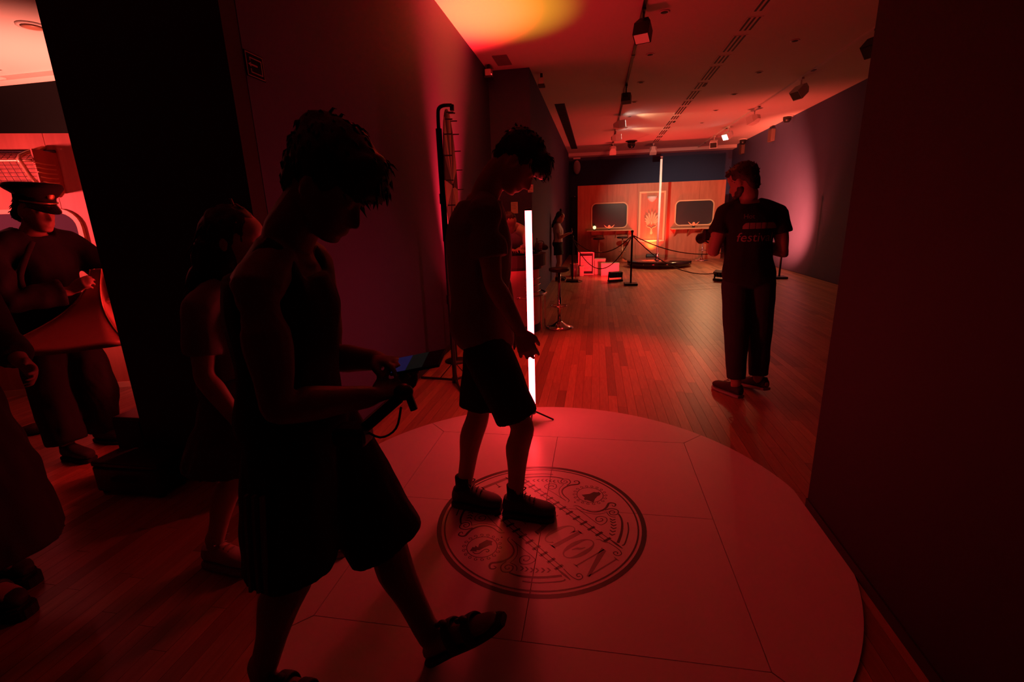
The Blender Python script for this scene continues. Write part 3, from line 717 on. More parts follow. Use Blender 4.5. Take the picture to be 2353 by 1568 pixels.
# wooden compartment panel at the far end
YP = 15.8
pn = thing('compartment_panel', (1.6, YP, 0), 'long wooden train compartment panel with two dark windows and a framed middle panel', 'panel')
edges = [-0.60, 0.32, 1.24, 2.16, 3.08, 3.82]
for a, b in zip(edges, edges[1:]): add('board', boxm(a + 0.002, b - 0.002, YP, YP + 0.05, 0, 2.335), 'panel_wood', pn)
add('back_brace', boxm(-0.6, 3.82, YP + 0.0505, YP + 0.09, 0.2, 0.3), 'panel_wood', pn)
def rrect(x0, x1, z0, z1, r, n=6):
    out = []
    for cx_, cz_, a0 in ((x1 - r, z1 - r, 0), (x0 + r, z1 - r, PI / 2), (x0 + r, z0 + r, PI), (x1 - r, z0 + r, 1.5 * PI)):
        for k in range(n + 1):
            a = a0 + PI / 2 * k / n; out.append((cx_ + r * math.cos(a), cz_ + r * math.sin(a)))
    return out
def slabxz(pts, y0, y1, hole=None, X=None):
    """polygon in xz extruded in y (or a frame when hole is given); X maps (a, y, z) to the world"""
    bm = bmesh.new(); f = X or (lambda a, y, z: (a, y, z)); n = len(pts)
    def rg(p, y): return [bm.verts.new(f(a, y, z)) for a, z in p]
    A, B = rg(pts, y0), rg(pts, y1)
    for k in range(n): bm.faces.new((A[k], A[(k + 1) % n], B[(k + 1) % n], B[k]))
    if hole:
        C_, D_ = rg(hole, y0), rg(hole, y1)
        for k in range(n):
            bm.faces.new((C_[k], C_[(k + 1) % n], D_[(k + 1) % n], D_[k]))
            bm.faces.new((A[k], A[(k + 1) % n], C_[(k + 1) % n], C_[k])); bm.faces.new((B[k], B[(k + 1) % n], D_[(k + 1) % n], D_[k]))
    else: bm.faces.new(A); bm.faces.new(B)
    return fin(bm)
def window(parent, x0, x1, z0, z1, y, X=None, emblem=True, glass='window_dark'):
    w = add('window', slabxz(rrect(x0 + 0.03, x1 - 0.03, z0 + 0.03, z1 - 0.03, 0.13), y - 0.012, y - 0.0005, X=X), glass, parent)
    add('window_frame', slabxz(rrect(x0, x1, z0, z1, 0.16), y - 0.035, y - 0.0005, rrect(x0 + 0.035, x1 - 0.035, z0 + 0.035, z1 - 0.035, 0.125), X), 'gold_paint', w)
    if emblem:
        cx_ = (x0 + x1) / 2; f = X or (lambda a, yy, z: (a, yy, z))
        pts = []
        for s in (1, -1):
            poly = [(cx_ + s * 0.02, z0 + 0.03), (cx_ + s * 0.08, z0 + 0.06), (cx_ + s * 0.17, z0 + 0.125), (cx_ + s * 0.13, z0 + 0.06), (cx_ + s * 0.06, z0 + 0.015)]
            add('wing', slabxz(poly, y - 0.05, y - 0.036, X=X), 'gold', w)
        add('crest', slabxz([(cx_ + 0.045 * math.cos(a), z0 + 0.05 + 0.06 * math.sin(a)) for a in [2 * PI * k / 12 for k in range(12)]], y - 0.06, y - 0.0355, X=X), 'gold', w)
        add('medal', slabxz([(cx_ + 0.04 * math.cos(a), z0 - 0.03 + 0.045 * math.sin(a)) for a in [2 * PI * k / 12 for k in range(12)]], y - 0.05, y - 0.0355, X=X), 'black_metal', w)
    return w
window(pn, -0.17, 0.97, 1.00, 1.80, YP)
window(pn, 2.38, 3.53, 1.02, 1.79, YP)
# framed door panel with sconce and palmette
fr = add('door_panel', boxm(1.33, 2.07, YP - 0.012, YP - 0.0005, 0.62, 2.03), 'panel_wood', pn)
for a in ((1.30, 2.10, 2.03, 2.09), (1.30, 2.10, 0.56, 0.62), (1.30, 1.36, 0.62, 2.03), (2.04, 2.10, 0.62, 2.03)):
    add('moulding', boxm(a[0], a[1], YP - 0.03, YP - 0.0125, a[2], a[3], bevel=0.005), 'gold_paint', fr)
add('base_board', boxm(1.30, 2.10, YP - 0.02, YP - 0.0005, 0.02, 0.55), 'panel_wood', pn)
pal = add('palmette', slabxz([(1.70 + 0.03 * math.cos(a), 1.13 + 0.05 * math.sin(a)) for a in [2 * PI * k / 10 for k in range(10)]], YP - 0.03, YP - 0.0125), 'gold_paint', pn)
for k in range(-5, 6):
    a = PI / 2 + k * 0.30; L = 0.36 - 0.022 * abs(k) ** 1.35
    c0 = V((1.70, 0, 1.12)); d = V((math.cos(a), 0, math.sin(a))); s = V((-d.z, 0, d.x))
    pts = [c0 + d * 0.05 + s * 0.006, c0 + d * L * 0.75 + s * 0.030, c0 + d * L + s * 0.012, c0 + d * L - s * 0.012, c0 + d * L * 0.75 - s * 0.030, c0 + d * 0.05 - s * 0.006]
    add('petal', slabxz([(p.x, p.z) for p in pts], YP - 0.028 - 0.001 * (k + 5), YP - 0.0125), 'gold_paint', pal)
for s in (1, -1):
    bm = bmesh.new(); wire(bm, [(1.70, YP - 0.02, 0.94), (1.70 + s * 0.05, YP - 0.02, 1.0), (1.70 + s * 0.12, YP - 0.02, 1.02), (1.70 + s * 0.155, YP - 0.02, 1.07), (1.70 + s * 0.12, YP - 0.02, 1.10), (1.70 + s * 0.09, YP - 0.02, 1.075)], 0.014, 6); add('scroll', fin(bm, smooth=True), 'gold_paint', pal)
add('stem', slabxz([(1.66, 0.82), (1.70, 0.78), (1.74, 0.82), (1.715, 0.97), (1.685, 0.97)], YP - 0.026, YP - 0.0125), 'gold_paint', pal)
sc = thing('wall_sconce', (1.69, YP - 0.06, 1.78), 'half-bowl wall sconce at the top of the framed middle panel', 'wall lamp')
bm = bmesh.new(); lathe(bm, [(0.0, 1.76), (0.06, 1.78), (0.13, 1.85), (0.155, 1.93), (0.14, 1.935)], (1.69, YP - 0.014, 0), 24)
bmesh.ops.bisect_plane(bm, geom=bm.verts[:] + bm.edges[:] + bm.faces[:], plane_co=(0, YP - 0.0135, 0), plane_no=(0, 1, 0), clear_outer=True); add('bowl', fin(bm, smooth=True), 'paper', sc)
add('mount', boxm(1.65, 1.73, YP - 0.035, YP - 0.0125, 1.82, 1.92), 'gold', sc)
# fold-down counters with brackets
def counter(x0, x1, label):
    t = thing('wall_counter', ((x0 + x1) / 2, YP - 0.2, 0.94), label, 'counter')
    add('top', boxm(x0, x1, YP - 0.38, YP - 0.002, 0.93, 0.96, bevel=0.006), 'gold_paint', t)
    for k in range(4):
        x = x0 + 0.14 + (x1 - x0 - 0.28) * k / 3
        bm = bmesh.new(); P = [(YP - 0.34, 0.928), (YP - 0.002, 0.928), (YP - 0.002, 0.70)]
        A = [bm.verts.new((x - 0.012, y, z)) for y, z in P]; B = [bm.verts.new((x + 0.012, y, z)) for y, z in P]
        bm.faces.new(A); bm.faces.new(B)
        for q in range(3): bm.faces.new((A[q], A[(q + 1) % 3], B[(q + 1) % 3], B[q]))
        add('bracket', fin(bm), 'panel_wood', t)
    add('apron', boxm(x0 + 0.05, x1 - 0.05, YP - 0.03, YP - 0.002, 0.80, 0.928), 'panel_wood', t)
counter(-0.30, 1.12, 'narrow wooden counter under the left compartment window')
counter(2.26, 3.72, 'narrow wooden counter under the right compartment window')
def glow_lamp(x, label):
    t = thing('table_lamp', (x, YP - 0.25, 0.96), label, 'table lamp')
    add('base', lathem([(0.05, 0.9605), (0.045, 0.985), (0.02, 1.0)], (x, YP - 0.25, 0), 14), 'black_plastic', t)
    bm = bmesh.new(); ell(bm, (x, YP - 0.25, 1.05), 0.05, 0.05, 0.055); add('globe', fin(bm, smooth=True), 'amber_glow', t)
    add('top_ring', lathem([(0.03, 1.105), (0.028, 1.125), (0.01, 1.13)], (x, YP - 0.25, 0), 12), 'black_plastic', t)
glow_lamp(-0.06, 'small glowing table lamp on the left counter')
glow_lamp(3.52, 'small glowing table lamp on the right counter beside the photographer')

def bar_stool(x, y, label, zs=0.77, scale=1.0, pole='chrome', ped=0.18, rs=0.13):
    t = thing('bar_stool', (x, y, 0), label, 'bar stool', 'bar stools with round dark seats')
    rs *= scale
    add('seat', lathem([(rs * 0.75, zs - 0.055), (rs, zs - 0.04), (rs * 1.02, zs - 0.012), (rs * 0.85, zs), (0, zs + 0.002)], (x, y, 0), 24), 'leather_dark', t)
    add('column', lathem([(0.026, 0.09), (0.026, 0.40), (0.019, 0.41), (0.019, zs - 0.056)], (x, y, 0), 14), pole, t)
    add('base', lathem([(ped, 0.002), (ped, 0.012), (ped * 0.55, 0.035), (0.035, 0.085), (0.03, 0.0895)], (x, y, 0), 28), pole, t)
    fr = [(x + 0.10 * math.cos(a), y - 0.09 + 0.09 * math.sin(a), 0.31) for a in [2 * PI * k / 12 for k in range(13)]]
    add('foot_ring', wirem(fr, 0.009, 6, 2), pole, t)
bar_stool(-0.463, 6.09, 'bar stool with dark round seat and chrome column beside the bar', 0.79, 1.0)
bar_stool(0.08, 15.28, 'bar stool under the left end of the left wall counter', 0.74, 1.35, 'gold', 0.2)
bar_stool(0.80, 15.28, 'bar stool under the right end of the left wall counter', 0.76, 1.35, 'gold', 0.2)
bar_stool(3.14, 15.2, 'bar stool under the right wall counter, left of the photographer', 0.80, 1.2, 'chrome', 0.2)

# rope barrier
posts = [(-0.515, 10.67, 1.0, 'black barrier post left of the white boxes'), (0.715, 10.05, 1.10, 'black barrier post right of the white boxes, nearest the camera'), (3.84, 10.88, 1.10, 'black barrier post half hidden behind the photographer')]
for x, y, z, lab in posts:
    t = thing('barrier_post', (x, y, 0), lab, 'barrier post', 'posts of the rope barrier')
    add('base', boxm(x - 0.135, x + 0.135, y - 0.135, y + 0.135, 0.001, 0.045, bevel=0.01), 'black_metal', t)
    add('pole', rodm((x, y, 0.0455), (x, y, z - 0.04), 0.020), 'black_metal', t)
    add('head', lathem([(0.022, z - 0.0395), (0.028, z - 0.03), (0.028, z), (0.012, z + 0.008)], (x, y, 0), 14), 'black_metal', t)
    add('clip', boxm(x + 0.022, x + 0.05, y - 0.01, y + 0.01, z - 0.14, z - 0.10), 'black_metal', t)
def rope(a, b, sag, label):
    a, b = V(a), V(b); pts = []
    for k in range(9):
        f = k / 8; p = a.lerp(b, f); p.z -= sag * 4 * f * (1 - f); pts.append(p)
    tag(add('barrier_rope', wirem(pts, 0.010, 6, 3), 'rope'), label, 'rope', 'ropes of the barrier')
rope((-0.49, 10.67, 0.92), (0.69, 10.06, 0.98), 0.30, 'barrier rope hanging in a shallow curve left of the middle post')
rope((-0.49, 10.65, 0.90), (0.69, 10.04, 0.96), 0.62, 'barrier rope sagging low across the white boxes')
rope((0.74, 10.06, 1.00), (3.81, 10.88, 0.98), 0.42, 'upper barrier rope between the middle post and the photographer')
rope((0.74, 10.04, 0.98), (3.81, 10.86, 0.90), 0.78, 'lower barrier rope sagging in front of the stage')
# boxes and framed poster on the floor
YW = 11.86
t = thing('poster_frame', (-0.24, YW, 0), 'framed sheet of text leaning upright among the white boxes, lit red', 'framed poster')
add('frame', slabxz([(-0.43, 0.005), (-0.043, 0.005), (-0.043, 0.56), (-0.43, 0.56)], YW - 0.03, YW + 0.02, [(-0.40, 0.035), (-0.073, 0.035), (-0.073, 0.53), (-0.40, 0.53)]), 'cardboard_white', t)
mt = add('mat_board', boxm(-0.405, -0.068, YW - 0.008, YW + 0.01, 0.03, 0.535), 'black_trim', t)
sh = add('sheet', boxm(-0.375, -0.098, YW - 0.016, YW - 0.0085, 0.095, 0.465), 'paper', t)
for k in range(9): add('text_line', boxm(-0.355, -0.13 - 0.05 * (k % 3), YW - 0.0175, YW - 0.0163, 0.42 - k * 0.038, 0.427 - k * 0.038), 'shirt_print', sh)
def carton(x0, x1, y0, y1, z1, label):
    t = thing('white_box', ((x0 + x1) / 2, (y0 + y1) / 2, 0), label, 'box', 'white boxes on the floor')
    add('body', boxm(x0, x1, y0, y1, 0.002, z1 - 0.03, bevel=0.004), 'cardboard_white', t)
    add('lid', boxm(x0 - 0.006, x1 + 0.006, y0 - 0.006, y1 + 0.006, z1 - 0.0295, z1, bevel=0.004), 'cardboard_white', t)
    add('sticker', boxm(x0 + 0.3 * (x1 - x0), x0 + 0.45 * (x1 - x0), y0 - 0.0025, y0 - 0.0005, z1 * 0.45, z1 * 0.55), 'paper', t)
carton(-0.03, 0.23, 11.95, 12.25, 0.375, 'taller white box behind, right of the framed poster')
carton(0.125, 0.545, 11.64, 11.90, 0.295, 'lower wide white box in front, behind the flood lamp')
carton(-0.385, -0.29, 11.60, 11.72, 0.24, 'smallest white box at the foot of the framed poster')
t = thing('clear_bin', (-0.53, 11.7, 0), 'clear plastic bin left of the framed poster', 'bin')
bm = bmesh.new(); lathe(bm, [(0.075, 0.003), (0.092, 0.30), (0.094, 0.30), (0.077, 0.002)], (-0.53, 11.70, 0), 20); add('shell', fin(bm, smooth=True), 'acrylic', t)
add('rim', wirem([(-0.53 + 0.094 * math.cos(a), 11.70 + 0.094 * math.sin(a), 0.302) for a in [2 * PI * k / 14 for k in range(15)]], 0.006, 6, 2), 'gold_paint', t)
for k in range(4): add('crumpled_bag', wirem([(-0.56 + 0.02 * k, 11.70 - 0.02 * (k % 2), 0.02), (-0.50 - 0.02 * k, 11.69 + 0.012 * k, 0.10), (-0.54 + 0.02 * k, 11.72, 0.2)], 0.012, 6), 'paper', t)
tag(add('power_cable', wirem([(-0.49, 10.72, 0.90), (-0.47, 10.75, 0.6), (-0.44, 10.78, 0.35), (-0.45, 10.82, 0.08), (-0.42, 10.85, 0.008), (-0.30, 10.7, 0.007), (-0.36, 10.5, 0.007), (-0.55, 10.45, 0.007)], 0.007, 6), 'rope'), 'thin cable hanging from the left barrier post down to the floor', 'cable')

# ================================================================== bar by the left wall
BCX, BCY = -1.05, 5.98
bar = thing('bar_counter', (BCX, BCY, 0), 'rounded bar with thick dark padded top and pale curved front', 'bar')
def dshape(r, n=20, back=-1.58):
    return [(back, BCY - r)] + [(BCX + r * math.cos(a), BCY + r * math.sin(a)) for a in [-PI / 2 + PI * k / n for k in range(n + 1)]] + [(back, BCY + r)]
bm = bmesh.new(); prism(bm, dshape(0.34), 0.002, 0.80); add('front', fin(bm), 'bar_front', bar)
bm = bmesh.new(); prism(bm, dshape(0.43), 0.84, 0.985); bmesh.ops.bevel(bm, geom=[e for e in bm.edges if abs(e.verts[0].co.z - e.verts[1].co.z) < 1e-5], offset=0.05, segments=3, affect='EDGES'); add('padded_rim', fin(bm), 'leather_dark', bar)
bm = bmesh.new(); prism(bm, dshape(0.36), 0.9855, 1.0); add('top', fin(bm), 'gloss_black', bar)
bm = bmesh.new(); prism(bm, dshape(0.38), 0.8005, 0.8395); add('neck', fin(bm), 'black_metal', bar)
bm = bmesh.new(); prism(bm, dshape(0.345), 0.0025, 0.10); add('kick_plate', fin(bm), 'black_trim', bar)
for k, zz in enumerate((0.52, 0.60, 0.68)):
    add('shelf_strip', wirem([(BCX + 0.352 * math.cos(a), BCY + 0.352 * math.sin(a), zz) for a in [-1.0 + 1.5 * q / 8 for q in range(9)]], 0.006, 6, 2), 'chrome', bar)
add('foot_rail', wirem([(BCX + 0.42 * math.cos(a), BCY + 0.42 * math.sin(a), 0.48) for a in [-1.3 + 2.2 * q / 8 for q in range(9)]], 0.014, 8, 2), 'chrome', bar)
for a in (-1.0, -0.45, 0.35): add('rail_post', rodm((BCX + 0.42 * math.cos(a), BCY + 0.42 * math.sin(a), 0.002), (BCX + 0.42 * math.cos(a), BCY + 0.42 * math.sin(a), 0.47), 0.010), 'chrome', bar)
def bottle(x, y, h, r, label, m='bottle_glass'):
    t = thing('bottle', (x, y, 1.0), label, 'bottle')
    add('body', lathem([(r, 1.0006), (r, 1.0 + h * 0.58), (r * 0.4, 1.0 + h * 0.72), (r * 0.36, 1.0 + h * 0.95)], (x, y, 0), 14), m, t)
    add('cap', lathem([(r * 0.42, 1.0 + h * 0.951), (r * 0.42, 1.0 + h)], (x, y, 0), 12), 'black_plastic', t)
bottle(-0.795, 5.94, 0.27, 0.022, 'tall slim bottle on the bar right of the glowing tube')
bottle(-0.735, 6.02, 0.17, 0.028, 'short dark bottle on the bar')
def tumbler(x, y, r, h, label):
    t = thing('drinking_glass', (x, y, 1.0), label, 'glass')
    add('bowl', lathem([(r * 0.75, 1.0006), (r, 1.0 + h), (r - 0.003, 1.0 + h), (r * 0.7, 1.006)], (x, y, 0), 16), 'glass_clear', t)
    add('drink', lathem([(r * 0.66, 1.0065), (r * 0.8, 1.0 + h * 0.5)], (x, y, 0), 14), 'red_lens' if False else 'horn_wood', t)
tumbler(-0.86, 5.90, 0.03, 0.09, 'drinking glass on the bar left of the slim bottle')
tumbler(-0.70, 6.08, 0.028, 0.11, 'drinking glass on the bar right of the bottles')
t = thing('cushion_roll', (-0.68, 6.2, 1.0), 'dark rounded bag lying on the end of the bar', 'bag')
bm = bmesh.new(); limb(bm, [(-0.80, 6.16, 1.04), (-0.72, 6.18, 1.055), (-0.64, 6.20, 1.04)], [0.035, 0.048, 0.035]); add('body', fin(bm, smooth=True), 'leather_dark', t)
add('handle', wirem([(-0.78, 6.17, 1.08), (-0.74, 6.18, 1.12), (-0.68, 6.19, 1.12), (-0.66, 6.195, 1.08)], 0.006), 'leather_dark', t)
# notices on the projecting wall
for x0, x1, z0, z1, lab in ((-1.335, -1.225, 1.49, 1.665, 'small paper notice on the projecting wall below the man’s chin'), (-1.06, -0.975, 1.80, 1.915, 'small paper notice on the projecting wall by the man’s nose')):
    t = thing('paper_notice', ((x0 + x1) / 2, YBLK - 0.004, z0), lab.replace('’', ''), 'notice')
    add('sheet', boxm(x0, x1, YBLK - 0.003, YBLK - 0.0005, z0, z1), 'paper', t)
    for k in range(4): add('text_line', boxm(x0 + 0.015, x1 - 0.02 - 0.01 * (k % 2), YBLK - 0.0040, YBLK - 0.0031, z1 - 0.03 - 0.025 * k, z1 - 0.024 - 0.025 * k), 'print_grey', t)

# ================================================================== train compartment on the left
ca, sa_ = math.cos(math.radians(20)), math.sin(math.radians(20)); LP = V((-4.5, 3.45, 0))
def LX(a, y, z): return (LP.x + a * ca - y * sa_, LP.y + a * sa_ + y * ca, z)
lp = thing('compartment_panel', (LP.x, LP.y, 0), 'red-lit wooden train compartment panel behind the captain', 'panel')
def lbox(a0, a1, y0, y1, z0, z1):
    bm = bmesh.new(); vs = box(bm, a0, a1, y0, y1, z0, z1)
    for v in vs: v.co = V(LX(*v.co))
    return fin(bm)
for a, b in ((-1.8, -0.9), (-0.9, 0.02), (0.02, 0.9), (0.9, 1.7)): add('board', lbox(a + 0.002, b - 0.002, 0, 0.05, 0.0, 2.213), 'panel_wood', lp)
add('skirting', lbox(-1.8, 1.7, -0.015, -0.0005, 0, 0.05), 'gold_paint', lp)
window(lp, -0.75, 0.155, 1.10, 1.62, 0.0, LX, False, 'window_dull')
fp = add('framed_panel', lbox(0.46, 1.15, -0.012, -0.0005, 0.7, 1.96), 'panel_wood', lp)
for a in ((0.40, 1.21, 1.96, 2.02), (0.40, 1.21, 0.64, 0.70), (0.40, 0.46, 0.70, 1.96), (1.15, 1.21, 0.70, 1.96)): add('moulding', lbox(a[0], a[1], -0.03, -0.0125, a[2], a[3]), 'gold_paint', fp)
# luggage rack
rk = thing('luggage_rack', LX(-0.3, -0.2, 1.82), 'brass luggage rack with netting high on the compartment panel', 'luggage rack')
def lw_(pts, r, n=6, sub=3): return wirem([LX(*p) for p in pts], r, n, sub)
add('rear_rail', lw_([(-1.1, -0.03, 2.07), (-0.3, -0.03, 2.07), (0.10, -0.03, 2.07)], 0.012), 'black_metal', rk)
add('front_rail', lw_([(-1.1, -0.30, 1.97), (-0.3, -0.30, 1.97), (0.09, -0.30, 1.97)], 0.012), 'gold', rk)
add('lower_rail', lw_([(-1.1, -0.22, 1.80), (-0.3, -0.22, 1.80), (0.09, -0.22, 1.80)], 0.012), 'gold', rk)
for a in (0.02, -0.55):
    add('bracket', lw_([(a, -0.02, 2.10), (a + 0.0, -0.30, 2.0), (a, -0.29, 1.93), (a, -0.22, 1.83), (a, -0.02, 1.72)], 0.016), 'gold', rk)
add('side_plate', slabxz([(0, 0)] * 3 if False else [(0.075, 1.74), (0.085, 1.74), (0.085, 2.06), (0.075, 2.06)], -0.26, -0.0005, X=LX), 'panel_wood', rk)
for k in range(5): add('end_bar', lw_([(0.085, -0.05 - 0.0 * k, 1.96 - 0.035 * k), (0.088, -0.16, 1.955 - 0.035 * k), (0.09, -0.29 + 0.015 * k, 1.96 - 0.035 * k)], 0.006), 'gold', rk)
bm = bmesh.new()
for i in range(26):
    a = -1.1 + i * 0.045
    wire(bm, [LX(a, -0.03, 2.07), LX(a + 0.01, -0.15, 1.99), LX(a, -0.295, 1.97)], 0.0022, 4, 3)
    wire(bm, [LX(a, -0.295, 1.965), LX(a + 0.01, -0.27, 1.88), LX(a, -0.22, 1.805)], 0.0022, 4, 3)
for j in range(7):
    f = j / 6
    wire(bm, [LX(-1.1, -0.03 - 0.26 * f, 2.07 - 0.10 * f), LX(0.08, -0.03 - 0.26 * f, 2.07 - 0.10 * f)], 0.0022, 4, 2)
    wire(bm, [LX(-1.1, -0.295 + 0.07 * f, 1.965 - 0.16 * f), LX(0.08, -0.295 + 0.07 * f, 1.965 - 0.16 * f)], 0.0022, 4, 2)
no = add('netting', fin(bm), 'net', rk); no['kind'] = 'stuff'
# hanging strap lamp shapes at the compartment ceiling, left edge of the picture
t = thing('ceiling_flood_lamp', (-8.1, 5.75, H - 0.4), 'angular pale ceiling lamp with barn door at the left edge of the picture', 'flood lamp')
add('stem', rodm((-8.13, 5.65, H - 0.001), (-8.13, 5.65, H - 0.15), 0.015), 'white_fixture', t)
add('housing', boxm(-8.45, -8.0, 5.55, 5.75, H - 0.42, H - 0.1505, bevel=0.05), 'white_fixture', t)
add('barn_door', boxm(-7.999, -7.80, 5.55, 5.75, H - 0.12, H - 0.105), 'white_fixture', t)
# black amplifier case standing by the black wall end, cable on the floor
t = thing('equipment_case', (-2.45, 1.99, 0), 'black equipment case standing at the foot of the dark wall end', 'case')
add('body', boxm(-2.72, -2.30, 1.90, 2.09, 0.02, 0.17, bevel=0.012), 'black_plastic', t)
add('lid', boxm(-2.72, -2.30, 1.90, 2.09, 0.1705, 0.20, bevel=0.008), 'black_plastic', t)
add('handle', wirem([(-2.58, 1.895, 0.11), (-2.57, 1.88, 0.11), (-2.45, 1.88, 0.11), (-2.44, 1.895, 0.11)], 0.008), 'black_rubber', t)
for x, y in ((-2.69, 1.93), (-2.33, 1.93), (-2.69, 2.06), (-2.33, 2.06)): add('foot', lathem([(0.018, 0.001), (0.02, 0.0195)], (x, y, 0), 10), 'black_rubber', t)
t = thing('standing_speaker', (-2.73, 2.22, 0), 'tall narrow black cabinet just left of the dark wall end', 'cabinet')
add('body', boxm(-2.80, -2.60, 2.13, 2.30, 0.03, 0.36, bevel=0.01), 'black_plastic', t)
add('front', boxm(-2.79, -2.61, 2.1245, 2.1295, 0.05, 0.34), 'cloth_charcoal', t)
for x, y in ((-2.78, 2.15), (-2.62, 2.15), (-2.78, 2.28), (-2.62, 2.28)): add('foot', lathem([(0.015, 0.001), (0.015, 0.0295)], (x, y, 0), 8), 'black_rubber', t)
tag(add('floor_cable', wirem([(-4.3, 2.75, 0.008), (-4.0, 2.80, 0.008), (-3.72, 2.72, 0.008), (-3.45, 2.80, 0.008), (-3.2, 2.78, 0.008), (-3.0, 2.95, 0.008), (-2.9, 3.2, 0.008)], 0.008, 6), 'black_rubber'), 'black cable curving over the compartment floor behind the captain', 'cable')
lt = thing('led_tube_light', (-4.10, 2.61, 0), 'upright LED tube lamp at the left edge of the picture beside the captain', 'tube lamp')
add('tube', lathem([(0.0215, 0.95), (0.0215, 2.35)], (-4.10, 2.61, 0), 16), 'tube_side', lt)
add('stand', rodm((-4.10, 2.61, 0.03), (-4.10, 2.61, 0.949), 0.012), 'black_metal', lt)
add('end_cap', lathem([(0.024, 2.3505), (0.024, 2.37)], (-4.10, 2.61, 0), 14), 'black_plastic', lt)
add('base', lathem([(0.14, 0.001), (0.14, 0.015), (0.03, 0.03)], (-4.10, 2.61, 0), 20), 'black_metal', lt)
lt = thing('led_tube_light', (-2.36, 2.86, 0), 'assumed red LED tube lamp standing unseen behind the dark wall end', 'tube lamp')  # unseen lamp, assumed and added to light the horn, hand and floor
add('tube', lathem([(0.018, 0.45), (0.018, 1.75)], (-2.36, 2.86, 0), 14), 'assumed_tube', lt)
add('stand', rodm((-2.36, 2.86, 0.02), (-2.36, 2.86, 0.449), 0.010), 'black_metal', lt)
add('end_cap', lathem([(0.020, 1.7505), (0.020, 1.765)], (-2.36, 2.86, 0), 14), 'black_plastic', lt)
add('base', lathem([(0.07, 0.001), (0.07, 0.012), (0.02, 0.02)], (-2.36, 2.86, 0), 18), 'black_metal', lt)
# ================================================================== people
def headM(pos, f, u):
    f = V(f).normalized(); u = V(u); u = (u - f * u.dot(f)).normalized(); s = f.cross(u)   # s = person's right
    return Matrix(((s.x, f.x, u.x, pos[0]), (s.y, f.y, u.y, pos[1]), (s.z, f.z, u.z, pos[2]), (0, 0, 0, 1)))
HZ = [-0.112, -0.100, -0.086, -0.072, -0.060, -0.048, -0.035, -0.018, 0.0, 0.014, 0.030, 0.050, 0.075, 0.098, 0.114, 0.122]
HF = [0.066, 0.086, 0.083, 0.088, 0.090, 0.086, 0.087, 0.087, 0.084, 0.082, 0.092, 0.094, 0.086, 0.066, 0.040, 0.010]
HB = [0.010, -0.005, -0.030, -0.050, -0.066, -0.078, -0.086, -0.091, -0.095, -0.097, -0.098, -0.097, -0.090, -0.070, -0.045, -0.015]
HW = [0.022, 0.034, 0.044, 0.051, 0.056, 0.060, 0.064, 0.067, 0.069, 0.071, 0.074, 0.076, 0.072, 0.058, 0.038, 0.012]
HN = [0, 0, 0, 0, 0, 0.008, 0.028, 0.023, 0.012, 0.004, 0, 0, 0, 0, 0, 0]
def skull(bm, M, n=28, sub=3, beard=0.0):
    rings = []; m = len(HZ)
    for i in range((m - 1) * sub + 1):
        t = i / sub; z, F, B, w, nz = cr(HZ, t), cr(HF, t), cr(HB, t), cr(HW, t), max(0, cr(HN, t))
        c, l = (F + B) / 2, (F - B) / 2; ring = []
        for k in range(n):
            a = 2 * PI * k / n; sx, cy_ = math.sin(a), math.cos(a)
            x = w * math.copysign(abs(sx) ** 0.9, sx); y = c + l * math.copysign(abs(cy_) ** 0.9, cy_)
            if cy_ > 0:
                y += nz * math.exp(-(x / (0.010 + 0.004 * (nz > 0.02))) ** 2)
                y -= 0.011 * math.exp(-(((abs(x) - 0.032) / 0.014) ** 2 + ((z - 0.012) / 0.011) ** 2))
                if beard and z < -0.03: y += beard * (1 - nz * 30 if nz < 0.03 else 0)
            ring.append(bm.verts.new(M @ V((x, y, z))))
        rings.append(ring)
    for a, b in zip(rings, rings[1:]):
        for k in range(n): bm.faces.new((a[k], a[(k + 1) % n], b[(k + 1) % n], b[k]))
    bm.faces.new(rings[0][::-1]); bm.faces.new(rings[-1])
    for s in (1, -1):
        ell(bm, (s * 0.074, -0.008, -0.004), 0.011, 0.020, 0.033, M, 10)      # ear
        ell(bm, (s * 0.031, 0.071, 0.012), 0.0125, 0.0125, 0.0115, M, 8)     # eye
    ell(bm, (0, 0.086, -0.060), 0.024, 0.009, 0.006, M, 8)                    # lips
    ell(bm, (0, 0.084, -0.072), 0.021, 0.009, 0.006, M, 8)
